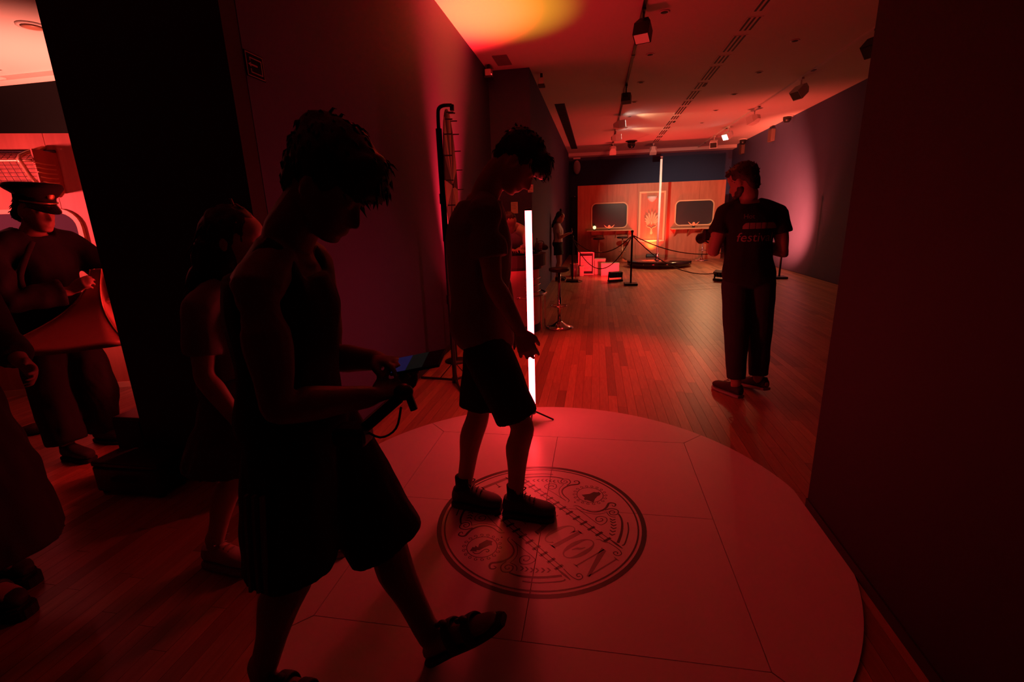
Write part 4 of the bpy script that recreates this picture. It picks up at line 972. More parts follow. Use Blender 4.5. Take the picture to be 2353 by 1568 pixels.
def hand(bm, wrist, fdir, pnorm, curl=0.5, side=1, sc=1.0, spread=0.08):
    """palm, four unequal fingers, thumb; pnorm points out of the palm; side = +1 puts the thumb on the fdir x pnorm side"""
    w = V(wrist); f = V(fdir).normalized(); p = V(pnorm); p = (p - f * p.dot(f)).normalized(); s = f.cross(p) * side
    loft(bm, [(w - f * 0.03, s * 0.025 * sc, p * 0.019 * sc), (w, s * 0.027 * sc, p * 0.018 * sc), (w + f * 0.035 * sc, s * 0.038 * sc, p * 0.016 * sc), (w + f * 0.075 * sc, s * 0.041 * sc, p * 0.014 * sc), (w + f * 0.092 * sc, s * 0.038 * sc, p * 0.011 * sc)], 12, 2)
    for k, L in enumerate((0.074, 0.084, 0.078, 0.060)):
        o = (1.5 - k) * 0.0215 * sc
        base = w + f * (0.084 - 0.004 * abs(k - 1)) * sc + s * o
        d = (f + s * (1.5 - k) * spread).normalized(); pts = [base - d * 0.02]; a = 0.0; pos = base.copy()
        for q, fr in enumerate((0.46, 0.30, 0.24)):
            a += curl * (0.55, 0.95, 0.7)[q] * (1 + 0.06 * k)
            pts.append(pos.copy()); pos = pos + (d * math.cos(a) + p * math.sin(a)) * L * fr * sc
        pts.append(pos)
        limb(bm, pts, [0.0095 * sc, 0.0092 * sc, 0.0085 * sc, 0.0078 * sc, 0.0066 * sc], 8, 2)
    t0 = w + f * 0.022 * sc + s * 0.026 * sc
    d = (f * 0.72 + s * 0.62 + p * 0.35).normalized(); d2 = (f * 0.90 + s * 0.18 + p * (0.25 + 0.4 * curl)).normalized()
    limb(bm, [t0 - d * 0.015, t0 + d * 0.030 * sc, t0 + d * 0.030 * sc + d2 * 0.030 * sc, t0 + d * 0.030 * sc + d2 * 0.056 * sc], [0.014 * sc, 0.012 * sc, 0.0105 * sc, 0.0085 * sc], 8, 2)
TS = [(-0.14, 0.060, 0.065, 0.0), (-0.04, 0.150, 0.105, -0.006), (0.08, 0.160, 0.114, -0.012), (0.28, 0.140, 0.100, 0.0), (0.48, 0.142, 0.106, 0.008), (0.68, 0.158, 0.116, 0.004), (0.84, 0.160, 0.098, -0.012), (0.94, 0.105, 0.074, -0.016), (1.03, 0.058, 0.058, -0.012)]
def torso_axes(J):
    P, N = V(J['pel']), V(J['neck']); up = (N - P).normalized()
    h = (V(J['lhip']) - V(J['rhip'])); s = (V(J['ls']) - V(J['rs']))
    return P, N, up, h.normalized(), s.normalized()
def torso_secs(J, t0=-9, t1=9, infl=0.0, wid=1.0, dep=1.0, bow=0.0, hem=None):
    P, N, up, h, s = torso_axes(J); out = []
    ts = [q[0] for q in TS]
    def at(t):
        for i in range(len(TS) - 1):
            if ts[i] <= t <= ts[i + 1]:
                f = (t - ts[i]) / (ts[i + 1] - ts[i]); return [TS[i][j] + (TS[i + 1][j] - TS[i][j]) * f for j in range(1, 4)]
        return TS[0][1:] if t < ts[0] else TS[-1][1:]
    keys = sorted(set([t for t in ts if t0 <= t <= t1] + [t for t in (t0, t1) if -2 < t < 3]))
    for t in keys:
        hw, hd, fo = at(t); side = h.lerp(s, min(1, max(0, t))).normalized(); fwd = side.cross(up).normalized()
        c = P.lerp(N, t) + fwd * (fo - bow * 4 * max(0, t) * max(0, 1 - t))
        out.append((c, side * (hw * wid + infl), fwd * (hd * dep + infl)))
    return out
def lerp(a, b, t): return V(a).lerp(V(b), t)
def body(J, vox, ms=1.0, wid=1.0, dep=1.0, bow=0.0, hands=None, beard=0.0, feet=True, headscale=1.0, smooth=4):
    bm = bmesh.new()
    loft(bm, torso_secs(J, wid=wid, dep=dep, bow=bow), 20, 3)
    M = headM(J['head'], J['hf'], J['hu']) @ Matrix.Scale(headscale, 4)
    skull(bm, M, beard=beard)
    P, N, up, h, s = torso_axes(J)
    limb(bm, [N - up * 0.05, N + up * 0.01, M @ V((0, -0.028, -0.085)), M @ V((0, -0.022, -0.02))], [0.066 * ms, 0.060 * ms, 0.056 * ms, 0.052 * ms], 14)
    for k in 'rl':
        sh, el, wr = V(J[k + 's']), V(J[k + 'e']), V(J[k + 'w']); inn = sh.lerp(N, 0.62)
        limb(bm, [inn, sh, lerp(sh, el, 0.35), lerp(sh, el, 0.75), el, lerp(el, wr, 0.25), lerp(el, wr, 0.65), wr], [r * ms for r in (0.046, 0.054, 0.050, 0.042, 0.039, 0.042, 0.034, 0.026)], 12)
        hp, kn, an = V(J[k + 'hip']), V(J[k + 'k']), V(J[k + 'a']); toe = V(J[k + 'toe'])
        fw = toe - an; fw.z = 0; fw = fw.normalized() if fw.length > 0.01 else V((0, 1, 0))
        limb(bm, [hp + V((0, 0, 0.05)), hp, lerp(hp, kn, 0.4), lerp(hp, kn, 0.8), kn, lerp(kn, an, 0.28) - fw * 0.014, lerp(kn, an, 0.6) - fw * 0.006, an], [r * ms for r in (0.075, 0.088, 0.076, 0.060, 0.056, 0.057, 0.043, 0.036)], 14)
        if feet:
            heel = V(J[k + 'heel']) if k + 'heel' in J else an - fw * 0.05 + V((0, 0, -an.z + 0.035 + (toe.z - 0.03)))
            d = toe - heel; L = d.length; d.normalize(); sd = d.cross(V((0, 0, 1))).normalized(); uf = sd.cross(d)
            loft(bm, [(heel - d * 0.005 + uf * 0.020, sd * 0.022, uf * 0.020), (heel + d * L * 0.12 + uf * 0.030, sd * 0.031, uf * 0.032), (heel + d * L * 0.38 + uf * 0.034, sd * 0.034, uf * 0.038), (heel + d * L * 0.68 + uf * 0.020, sd * 0.043, uf * 0.024), (heel + d * L * 0.9 + uf * 0.012, sd * 0.040, uf * 0.014), (heel + d * L * 1.0 + uf * 0.010, sd * 0.024, uf * 0.008)], 14, 2)
            limb(bm, [an + V((0, 0, 0.04)), an, heel + d * L * 0.22 + uf * 0.04], [0.036 * ms, 0.036 * ms, 0.034], 10, 2)
    for hd in (hands or []): hand(bm, *hd)
    return remesh(bm, vox, smooth), M
def hair(M, blobs, vox=0.008, tufts=220, tl=0.03, seed=1, fl=(0, 0.3, -0.6), amp=0.008, tr=0.005):
    bm = bmesh.new()
    for c, r in blobs: ell(bm, c, r[0], r[1], r[2], M, 16)
    me = remesh(bm, vox, 3, amp, 28.0)
    rg = random.Random(seed); vs = [(v.co.copy(), v.normal.copy()) for v in me.vertices]
    bm = bmesh.new(); bm.from_mesh(me); R3 = M.to_3x3()
    for q in range(tufts):
        p, nn = rg.choice(vs); fw_ = (R3 @ V(fl)).normalized(); fw_ = fw_ - nn * fw_.dot(nn); d = (fw_ + nn * 0.02 + V((rg.uniform(-.3, .3), rg.uniform(-.3, .3), rg.uniform(-.3, .3)))).normalized()
        L = tl * rg.uniform(0.5, 1.2); u = d.orthogonal().normalized(); w = d.cross(u)
        b0 = [bm.verts.new(p - nn * 0.006 + (u * math.cos(2 * PI * k / 4) + w * math.sin(2 * PI * k / 4)) * tr) for k in range(4)]
        mid = p + d * L * 0.6; b1 = [bm.verts.new(mid + (u * math.cos(2 * PI * k / 4) + w * math.sin(2 * PI * k / 4)) * tr * 0.6) for k in range(4)]
        tip = bm.verts.new(p + d * L + R3 @ V(fl) * L * 0.3)
        for k in range(4):
            bm.faces.new((b0[k], b0[(k + 1) % 4], b1[(k + 1) % 4], b1[k])); bm.faces.new((b1[k], b1[(k + 1) % 4], tip))
    out = bpy.data.meshes.new('hair'); bm.to_mesh(out); bm.free(); bpy.data.meshes.remove(me)
    for p in out.polygons: p.use_smooth = True
    return out
def shirt(J, t0=-0.05, infl=0.016, frac=0.55, sr=0.070, vox=0.010, wid=1.0, dep=1.0, bow=0.0, t1=0.99, flare=0.0, sleeves='rl', amp=0.006, sr2=None, smooth=3):
    bm = bmesh.new(); S_ = torso_secs(J, t0, t1, infl, wid, dep, bow)
    if flare: S_[0] = (S_[0][0], S_[0][1] * (1 + flare), S_[0][2] * (1 + flare))
    loft(bm, S_, 22, 3)
    N = V(J['neck'])
    for k in sleeves:
        sh, el, wr = V(J[k + 's']), V(J[k + 'e']), V(J[k + 'w']); inn = sh.lerp(N, 0.72)
        r2 = sr2 or sr * 0.98
        if frac <= 1: pts = [inn, sh, lerp(sh, el, frac * 0.5), lerp(sh, el, frac)]; rr = [sr * 0.85, sr, sr * 0.98, r2]
        else: pts = [inn, sh, lerp(sh, el, 0.5), el, lerp(el, wr, (frac - 1) * 0.5), lerp(el, wr, frac - 1)]; rr = [sr * 0.92, sr, sr * 0.92, sr * 0.88, sr * 0.82, r2]
        limb(bm, pts, rr, 14, caps=False)
    return remesh(bm, vox, smooth, amp, 9.0)
def legwear(J, f_r, f_l, t1=0.12, infl=0.014, r=(0.105, 0.105, 0.100, 0.098), vox=0.010, wid=1.0, dep=1.0, amp=0.006, t0=-0.13, smooth=3):
    """shorts / trousers: f = fraction down the leg, 1 = knee, 2 = ankle"""
    bm = bmesh.new(); loft(bm, torso_secs(J, t0, t1, infl, wid, dep), 22, 3)
    for k, f in (('r', f_r), ('l', f_l)):
        hp, kn, an = V(J[k + 'hip']), V(J[k + 'k']), V(J[k + 'a'])
        def at(q): return lerp(hp, kn, q) if q <= 1 else lerp(kn, an, q - 1)
        pts = [hp + V((0, 0, 0.06)), hp] + [at(f * (i + 1) / 5) for i in range(5)]
        rr = [r[0] * 0.85, r[0]] + [r[0] + (r[1] - r[0]) * min(1, (i + 1) / 2.5) if i < 2 else r[1] + (r[3] - r[1]) * (i - 1) / 3 for i in range(5)]
        limb(bm, pts, rr, 16, caps=False)
    return remesh(bm, vox, smooth, amp, 9.0)
def shoe(parent, heel, toe, m='shoe_dark', sole='sole_pale', w=1.0, st=0.022, hgt=1.0, lace=True, name='shoe'):
    heel, toe = V(heel), V(toe); d = toe - heel; L = d.length; d.normalize(); sd = d.cross(V((0, 0, 1))).normalized(); u = sd.cross(d)
    bm = bmesh.new()
    prof = [(-0.03, 0.026, 0.030, 0.034), (0.06, 0.036, 0.040, 0.046), (0.22, 0.038, 0.046, 0.052), (0.38, 0.040, 0.044, 0.048), (0.55, 0.044, 0.036, 0.038), (0.75, 0.046, 0.030, 0.031), (0.92, 0.040, 0.026, 0.026), (1.03, 0.022, 0.018, 0.018)]
    loft(bm, [(heel + d * L * a + u * (st + h * 0.92 * hgt), sd * ww * w, u * h * hgt) for a, ww, h, _ in prof], 18, 3, 2.3)
    # ankle collar
    a0 = heel + d * L * 0.16
    limb(bm, [a0 + u * 0.05, a0 + u * (0.085 * hgt + st * 0.6)], [0.042 * w, 0.041 * w], 14, 2, caps=False)
    s = add(name, remesh(bm, 0.006, 3), m, parent)
    bm = bmesh.new()
    loft(bm, [(heel + d * L * a + u * st * 0.55, sd * (ww + 0.006) * w, u * st * 0.55) for a, ww, h, _ in prof], 18, 3, 4.0)
    add('sole', fin(bm, smooth=False), sole, s)
    if lace:
        for q in range(4):
            f = 0.34 + q * 0.09; c = heel + d * L * f + u * (st + (0.098 - q * 0.010) * hgt)
            add('lace', wirem([c - sd * 0.020, c + u * 0.006, c + sd * 0.020], 0.0028, 5, 3), sole, s)
        c = heel + d * L * 0.33 + u * (st + 0.10 * hgt)
        for sg in (1, -1): add('lace_loop', wirem([c, c + sd * sg * 0.018 + u * 0.016, c + sd * sg * 0.04 + d * 0.02 + u * 0.004, c + sd * sg * 0.022 + d * 0.012, c], 0.0026, 5, 3), sole, s)
    return s
def person(loc, label): return thing('person', loc, label, 'person')

# ---- 1. man walking in front with a phone
J = dict(head=(-0.632, 1.10, 1.505), hf=(0.76, -0.03, -0.65), hu=(0.65, 0, 0.76), neck=(-0.765, 1.10, 1.375), rs=(-0.735, 0.925, 1.285), ls=(-0.815, 1.275, 1.310),
         re=(-0.705, 0.895, 1.020), rw=(-0.565, 1.065, 0.985), le=(-0.80, 1.285, 1.02), lw=(-0.612, 1.215, 1.035), pel=(-0.800, 1.09, 0.870),
         rhip=(-0.790, 1.005, 0.83), lhip=(-0.800, 1.175, 0.83), rk=(-0.835, 1.000, 0.460), ra=(-0.985, 0.985, 0.105), lk=(-0.640, 1.195, 0.435), la=(-0.520, 1.185, 0.092),
         rtoe=(-0.775, 0.975, 0.030), rheel=(-1.030, 0.985, 0.026), ltoe=(-0.290, 1.175, 0.205), lheel=(-0.520, 1.180, 0.022))
p = person((-0.75, 1.09, 0), 'man in tank top and striped shorts striding past, looking down at a phone')
me, M = body(J, 0.0055, 1.04, 0.98, 1.02, 0.03, smooth=4, hands=[(J['rw'], (0.55, 0.55, 0.12), (0.1, -0.15, 1), 0.55, -1), (J['lw'], (0.80, -0.45, 0.10), (0.25, -0.3, -0.9), 0.5, -1)])
add('body', me, 'skin_tan', p)
add('hair', hair(M, [((0, -0.020, 0.055), (0.090, 0.112, 0.100)), ((0, 0.055, 0.075), (0.078, 0.062, 0.066)), ((0, -0.075, 0.01), (0.068, 0.045, 0.085)), ((0, 0.095, 0.062), (0.055, 0.028, 0.030)), ((0, -0.085, 0.08), (0.06, 0.05, 0.06))], 0.007, 460, 0.026, 2, (0, 0.8, -0.6), 0.005, 0.005), 'hair_dark', p)
bm = bmesh.new(); S_ = torso_secs(J, -0.06, 0.86, 0.014, 1.0, 1.04, 0.03); loft(bm, S_, 22, 3)
N = V(J['neck'])
for k in 'rl': limb(bm, [V(J[k + 's']).lerp(N, 0.55) + V((0.03, 0, -0.14)), V(J[k + 's']).lerp(N, 0.50) + V((0.045, 0, -0.05)), V(J[k + 's']).lerp(N, 0.48) + V((0.0, 0, 0.036)), V(J[k + 's']).lerp(N, 0.42) + V((-0.045, 0, -0.04)), V(J[k + 's']).lerp(N, 0.36) + V((-0.05, 0, -0.12))], [0.028, 0.032, 0.033, 0.034, 0.036], 12)
add('tank_top', remesh(bm, 0.009, 3, 0.006, 9), 'cloth_black', p)
sh_ = add('shorts', legwear(J, 0.88, 0.98, 0.12, 0.018, (0.118, 0.122, 0.12, 0.125), 0.009, amp=0.008), 'cloth_black', p)
hp, kn = V(J['rhip']), V(J['rk'])
for q in range(3):
    off = V((-0.03 + 0.022 * q, -0.128, 0)); pts = [lerp(hp, kn, f) + off + V((0, -0.004 * math.sin(f * 3), 0)) for f in (0.1, 0.35, 0.6, 0.85)]
    bm = bmesh.new(); A = []
    for pt in pts: A.append((bm.verts.new(pt + V((-0.004, 0, 0))), bm.verts.new(pt + V((0.004, 0, 0))), bm.verts.new(pt + V((0.004, 0.012, 0))), bm.verts.new(pt + V((-0.004, 0.012, 0)))))
    for a, b in zip(A, A[1:]):
        for k in range(4): bm.faces.new((a[k], a[(k + 1) % 4], b[(k + 1) % 4], b[k]))
    bm.faces.new(A[0]); bm.faces.new(A[-1])
    add('side_stripe', fin(bm), 'stripe', sh_)
for k in 'rl':
    heel, toe = V(J[k + 'heel']), V(J[k + 'toe']); d = toe - heel; L = d.length; d.normalize(); sd = d.cross(V((0, 0, 1))).normalized(); u = sd.cross(d)
    bm = bmesh.new(); loft(bm, [(heel + d * L * a - u * 0.006, sd * ww, u * 0.011) for a, ww in ((-0.07, 0.024), (0.05, 0.038), (0.35, 0.040), (0.7, 0.050), (0.95, 0.044), (1.08, 0.024))], 18, 3, 4.0)
    s = add('sandal', fin(bm), 'shoe_dark', p)
    for f, hgt in ((0.46, 0.078), (0.70, 0.056)):
        c = heel + d * L * f
        bm = bmesh.new()
        loft(bm, [(c + sd * 0.05 * math.cos(a) + u * hgt * max(0.02, math.sin(a)), d * 0.020, (sd * math.cos(a) + u * math.sin(a)) * 0.005) for a in [PI * q / 8 for q in range(9)]], 8, 2, 3)
        add('strap', fin(bm, smooth=True), 'shoe_dark', s)
        bm = bmesh.new(); ell(bm, c + u * (hgt + 0.008) + sd * 0.01, 0.016, 0.014, 0.010); ell(bm, c + u * (hgt + 0.012) - d * 0.018 + sd * 0.01, 0.012, 0.01, 0.007); add('buckle', fin(bm, smooth=True), 'shoe_dark', s)
ph = thing('phone', (-0.455, 1.14, 1.05), 'phone with dim blue screen in the hands of the walking man', 'phone')
f = V((0.93, -0.10, 0.22)).normalized(); s = V((-0.05, 0.93, 0.35)); s = (s - f * s.dot(f)).normalized(); u = f.cross(s)
Mp = Matrix(((f.x, s.x, u.x, -0.465), (f.y, s.y, u.y, 1.145), (f.z, s.z, u.z, 1.055), (0, 0, 0, 1)))
add('case', boxm(-0.075, 0.075, -0.036, 0.036, -0.005, 0.004, bevel=0.003, mtx=Mp), 'black_plastic', ph)
add('display', boxm(-0.070, -0.025, -0.032, 0.032, 0.0042, 0.0050, mtx=Mp), 'screen', ph)
add('display', boxm(-0.025, 0.025, -0.032, 0.032, 0.0042, 0.0050, mtx=Mp), 'screen_grey', ph)
gm = thing('camera_gimbal', (-0.50, 1.05, 0.93), 'black handheld camera gimbal with wrist strap under the phone', 'gimbal')
add('handle', rodm((-0.585, 1.045, 0.905), (-0.490, 1.06, 0.985), 0.014, 12), 'black_rubber', gm)
bm = bmesh.new(); ell(bm, (-0.478, 1.065, 1.000), 0.026, 0.022, 0.022); add('motor', fin(bm, smooth=True), 'black_plastic', gm)
add('arm', rodm((-0.462, 1.06, 0.99), (-0.452, 1.06, 0.955), 0.010, 10), 'black_plastic', gm)
add('body', boxm(-0.66, -0.57, 1.00, 1.07, 0.865, 0.915, bevel=0.014), 'black_plastic', gm)
add('strap', wirem([(-0.59, 1.04, 0.905), (-0.54, 1.035, 0.885), (-0.497, 1.04, 0.91), (-0.482, 1.05, 0.965)], 0.003, 6), 'black_rubber', gm)

# ---- 2. man standing on the disc, looking down
J = dict(head=(-0.322, 2.05, 1.640), hf=(0.60, 0.02, -0.80), hu=(0.80, 0, 0.60), neck=(-0.470, 2.05, 1.505), rs=(-0.432, 1.875, 1.425), ls=(-0.482, 2.225, 1.435),
         re=(-0.405, 1.85, 1.175), rw=(-0.305, 1.88, 0.965), le=(-0.46, 2.265, 1.165), lw=(-0.40, 2.22, 0.94), pel=(-0.490, 2.05, 0.900),
         rhip=(-0.475, 1.965, 0.86), lhip=(-0.505, 2.135, 0.86), rk=(-0.325, 1.985, 0.475), ra=(-0.372, 2.0, 0.105), lk=(-0.565, 2.09, 0.470), la=(-0.645, 2.05, 0.105),
         rtoe=(-0.185, 1.985, 0.045), rheel=(-0.425, 2.0, 0.035), ltoe=(-0.455, 2.02, 0.045), lheel=(-0.695, 2.05, 0.035))
p = person((-0.45, 2.04, DT), 'man in grey t-shirt and black shorts standing on the emblem looking down')
me, M = body(J, 0.0058, 1.0, 0.96, 0.98, 0.035, hands=[(J['rw'], (0.32, 0.06, -1), (-0.2, 1, 0), 0.55, 1), (J['lw'], (0.2, 0, -1), (0, -1, 0), 0.5, -1)])
add('body', me, 'skin', p)
add('hair', hair(M, [((0, -0.018, 0.045), (0.085, 0.106, 0.086)), ((0, 0.060, 0.066), (0.074, 0.055, 0.055)), ((0, -0.072, 0.005), (0.064, 0.040, 0.075)), ((0, 0.100, 0.060), (0.058, 0.024, 0.034))], 0.007, 400, 0.022, 4, (0, 0.8, -0.5), 0.004, 0.005), 'hair_dark', p)
add('t_shirt', shirt(J, -0.09, 0.024, 0.62, 0.069, 0.009, 0.98, 1.06, 0.035, sr2=0.076, smooth=8), 'cloth_grey', p)
add('shorts', legwear(J, 0.83, 0.86, 0.10, 0.016, (0.108, 0.108, 0.105, 0.100), 0.009, amp=0.007), 'cloth_black', p)
for k in 'rl':
    shoe(p, V(J[k + 'heel']) * 1 + V((0, 0, DT - 0.034 + 0.0)), V(J[k + 'toe']) + V((0, 0, DT - 0.044)), 'shoe_dark', 'shoe_dark', 1.04, 0.026)
    bm = bmesh.new(); an = V(J[k + 'a']); limb(bm, [an + V((0, 0, 0.065)), an + V((0, 0, 0.01)), an - V((0, 0, 0.03))], [0.042, 0.041, 0.042], 14, 2, caps=False); add('sock', fin(bm, smooth=True), 'cloth_black', p)

# ---- 3. photographer seen from behind
J = dict(head=(1.030, 3.80, 1.615), hf=(-0.72, 0.62, -0.32), hu=(-0.25, 0.2, 0.95), neck=(1.075, 3.79, 1.475), ls=(0.925, 3.80, 1.395), rs=(1.285, 3.80, 1.390),
         le=(0.862, 3.77, 1.130), lw=(0.905, 4.005, 1.215), re=(1.345, 3.77, 1.115), rw=(1.16, 3.99, 1.20), pel=(1.128, 3.80, 0.930),
         lhip=(1.045, 3.80, 0.885), rhip=(1.225, 3.80, 0.885), lk=(1.078, 3.785, 0.480), la=(1.092, 3.735, 0.115), rk=(1.262, 3.85, 0.490), ra=(1.278, 3.82, 0.130),
         ltoe=(0.985, 3.93, 0.040), lheel=(1.125, 3.71, 0.032), rtoe=(1.225, 4.02, 0.040), rheel=(1.330, 3.775, 0.075))
p = person((1.14, 3.8, 0), 'bearded photographer seen from behind in black printed t-shirt and jeans')
me, M = body(J, 0.007, 1.06, 1.06, 1.0, 0.0, hands=[(J['lw'], (0.1, 0.8, 0.2), (0.9, 0, 0.2), 0.8, 1), (J['rw'], (-0.8, 0.5, 0.2), (-0.3, 0, 0.9), 0.8, 1)])
add('body', me, 'skin', p)
add('hair', hair(M, [((0, -0.020, 0.052), (0.086, 0.106, 0.090)), ((0, -0.072, 0.0), (0.068, 0.044, 0.085)), ((0, 0.045, 0.084), (0.066, 0.052, 0.044))], 0.009, 260, 0.020, 6, (0, 0.2, 0.5), 0.004, 0.005), 'hair_brown', p)
bm = bmesh.new()
for s_ in (1, -1):
    ell(bm, (s_ * 0.058, 0.000, -0.048), 0.014, 0.026, 0.034, M); ell(bm, (s_ * 0.050, 0.026, -0.074), 0.017, 0.030, 0.026, M); ell(bm, (s_ * 0.032, 0.058, -0.094), 0.022, 0.028, 0.022, M)
ell(bm, (0, 0.070, -0.102), 0.034, 0.024, 0.022, M); add('beard', remesh(bm, 0.006, 2, 0.003, 40), 'hair_brown', p)
ts = add('t_shirt', shirt(J, -0.06, 0.018, 0.50, 0.074, 0.010, 1.06, 1.04, sr2=0.080), 'cloth_black', p)
add('trousers', legwear(J, 1.92, 1.90, 0.08, 0.012, (0.100, 0.094, 0.086, 0.068), 0.010), 'denim', p)
shoe(p, V(J['lheel']) - V((0, 0, 0.030)), V(J['ltoe']) - V((0, 0, 0.038)), 'shoe_dark', 'sole_pale', 1.05)
shoe(p, V(J['rheel']) - V((0, 0, 0.028)), V(J['rtoe']) - V((0, 0, 0.038)), 'shoe_dark', 'sole_pale', 1.05)
# lettering on the back, laid onto the cloth
def print_text(body_txt, size, x0, z, parent, shear=0.0):
    cu = bpy.data.curves.new('txt', 'FONT'); cu.body = body_txt; cu.size = size; cu.shear = shear; cu.resolution_u = 3
    o = bpy.data.objects.new('txt', cu); COL.objects.link(o)
    dg = bpy.context.evaluated_depsgraph_get(); dg.update()
    me = bpy.data.meshes.new_from_object(o.evaluated_get(dg)); bpy.data.objects.remove(o); bpy.data.curves.remove(cu)
    bm = bmesh.new(); bm.from_mesh(me); bpy.data.meshes.remove(me)
    bmesh.ops.triangulate(bm, faces=bm.faces[:]); bmesh.ops.subdivide_edges(bm, edges=[e for e in bm.edges if e.calc_length() > 0.012], cuts=1)
    r = root_of(parent)
    for v in bm.verts:
        x, zz = x0 + v.co.x, z + v.co.y
        hit, loc, nor, idx = parent.ray_cast(V((x, 3.2, zz)) - r, V((0, 1, 0)))
        yy = (loc + r).y if hit else 3.69
        v.co = V((x, yy - 0.0025, zz))
    out = bpy.data.meshes.new('print'); bm.to_mesh(out); bm.free()
    return out
add('lettering', print_text('festival', 0.090, 0.992, 1.205, ts, 0.06), 'shirt_print', ts)
add('lettering', print_text('Hot', 0.045, 1.020, 1.365, ts), 'print_grey', ts)
bm = bmesh.new(); r = root_of(ts); rows = []
lx = [1.020, 1.060, 1.064, 1.100, 1.104, 1.140, 1.144, 1.180, 1.184, 1.262]
for i in range(0, 10, 2):
    for q in range(6):
        xa, xb = lx[i] + (lx[i + 1] - lx[i]) * q / 6, lx[i] + (lx[i + 1] - lx[i]) * (q + 1) / 6
        zt = lambda x: 1.335 - (0.022 * max(0, (1.045 - x) / 0.025) ** 2 if x < 1.045 else 0) - (0.03 * max(0, (x - 1.23) / 0.03) ** 2 if x > 1.23 else 0)
        vs = []
        for x, zz in ((xa, 1.293), (xb, 1.293), (xb, zt(xb)), (xa, zt(xa))):
            hit, loc, nor, idx = ts.ray_cast(V((x, 3.2, zz)) - r, V((0, 1, 0))); vs.append(bm.verts.new((x, ((loc + r).y if hit else 3.69) - 0.0025, zz)))
        bm.faces.new(vs)
me = bpy.data.meshes.new('print'); bm.to_mesh(me); bm.free(); add('printed_wordmark', me, 'shirt_print', ts)
t = thing('camera_with_lens', (0.90, 4.10, 1.20), 'black photo camera held in front of the photographer, at his left elbow', 'camera')
add('body', boxm(0.855, 0.99, 4.10, 4.165, 1.195, 1.285, bevel=0.012), 'black_plastic', t)
bm = bmesh.new(); rod(bm, (0.90, 4.17, 1.235), (0.86, 4.27, 1.20), 0.036, 18, 0.042); add('lens', fin(bm), 'black_metal', t)
add('strap', wirem([(0.99, 4.12, 1.27), (1.04, 4.08, 1.22), (1.03, 4.02, 1.16), (0.95, 4.05, 1.15), (0.87, 4.1, 1.19)], 0.006), 'black_rubber', t)
add('viewfinder', boxm(0.90, 0.945, 4.09, 4.16, 1.2855, 1.31, bevel=0.006), 'black_plastic', t)

# ---- 4. girl with a bun standing by the far left wall
gx, gy = -0.79, 10.85
J = dict(head=(gx - 0.005, gy, 1.40), hf=(0.93, 0, -0.36), hu=(0.36, 0, 0.93), neck=(gx - 0.055, gy, 1.275), rs=(gx - 0.05, gy - 0.15, 1.19), ls=(gx - 0.06, gy + 0.15, 1.19),
         re=(gx - 0.02, gy - 0.17, 0.965), rw=(gx + 0.17, gy - 0.08, 1.04), le=(gx - 0.02, gy + 0.16, 0.965), lw=(gx + 0.17, gy + 0.06, 1.05), pel=(gx - 0.055, gy, 0.80),
         rhip=(gx - 0.055, gy - 0.08, 0.765), lhip=(gx - 0.055, gy + 0.08, 0.765), rk=(gx - 0.035, gy - 0.085, 0.42), ra=(gx - 0.075, gy - 0.09, 0.085), lk=(gx - 0.02, gy + 0.08, 0.42), la=(gx - 0.06, gy + 0.09, 0.085),
         rtoe=(gx + 0.10, gy - 0.10, 0.035), rheel=(gx - 0.11, gy - 0.09, 0.03), ltoe=(gx + 0.11, gy + 0.10, 0.035), lheel=(gx - 0.10, gy + 0.09, 0.03))
p = person((gx, gy, 0), 'girl with a hair bun and pale top standing by the far wall, holding a phone')
me, M = body(J, 0.009, 0.86, 0.86, 0.88, 0.0, hands=[(J['rw'], (0.9, 0.3, 0.2), (0, 0.2, 1), 0.5, -1, 0.85), (J['lw'], (0.9, -0.3, 0.2), (0, -0.2, 1), 0.5, 1, 0.85)], headscale=0.93)
add('body', me, 'skin', p)
add('hair', hair(M, [((0, -0.022, 0.045), (0.084, 0.104, 0.092)), ((0, -0.08, -0.06), (0.075, 0.045, 0.12)), ((0, -0.10, -0.17), (0.08, 0.035, 0.12)), ((0, -0.045, 0.165), (0.034, 0.034, 0.034))], 0.009, 60, 0.02, 8, (0, 0, -0.8)), 'hair_dark', p)
add('top', shirt(J, 0.14, 0.010, 0.55, 0.055, 0.010, 0.88, 0.92), 'cloth_cream', p)
add('shorts', legwear(J, 0.52, 0.52, 0.14, 0.014, (0.095, 0.10, 0.10, 0.105), 0.011, 0.9, 0.92), 'cloth_black', p)
for k in 'rl': shoe(p, V(J[k + 'heel']) - V((0, 0, 0.029)), V(J[k + 'toe']) - V((0, 0, 0.034)), 'shoe_dark', 'sole_pale', 0.85)
t = thing('phone', (gx + 0.27, gy, 1.05), 'phone held by the girl at the far wall', 'phone')
add('case', boxm(gx + 0.245, gx + 0.255, gy - 0.035, gy + 0.035, 1.03, 1.16, bevel=0.003), 'black_plastic', t)
add('display', boxm(gx + 0.2435, gx + 0.2447, gy - 0.031, gy + 0.031, 1.035, 1.155), 'screen', t)

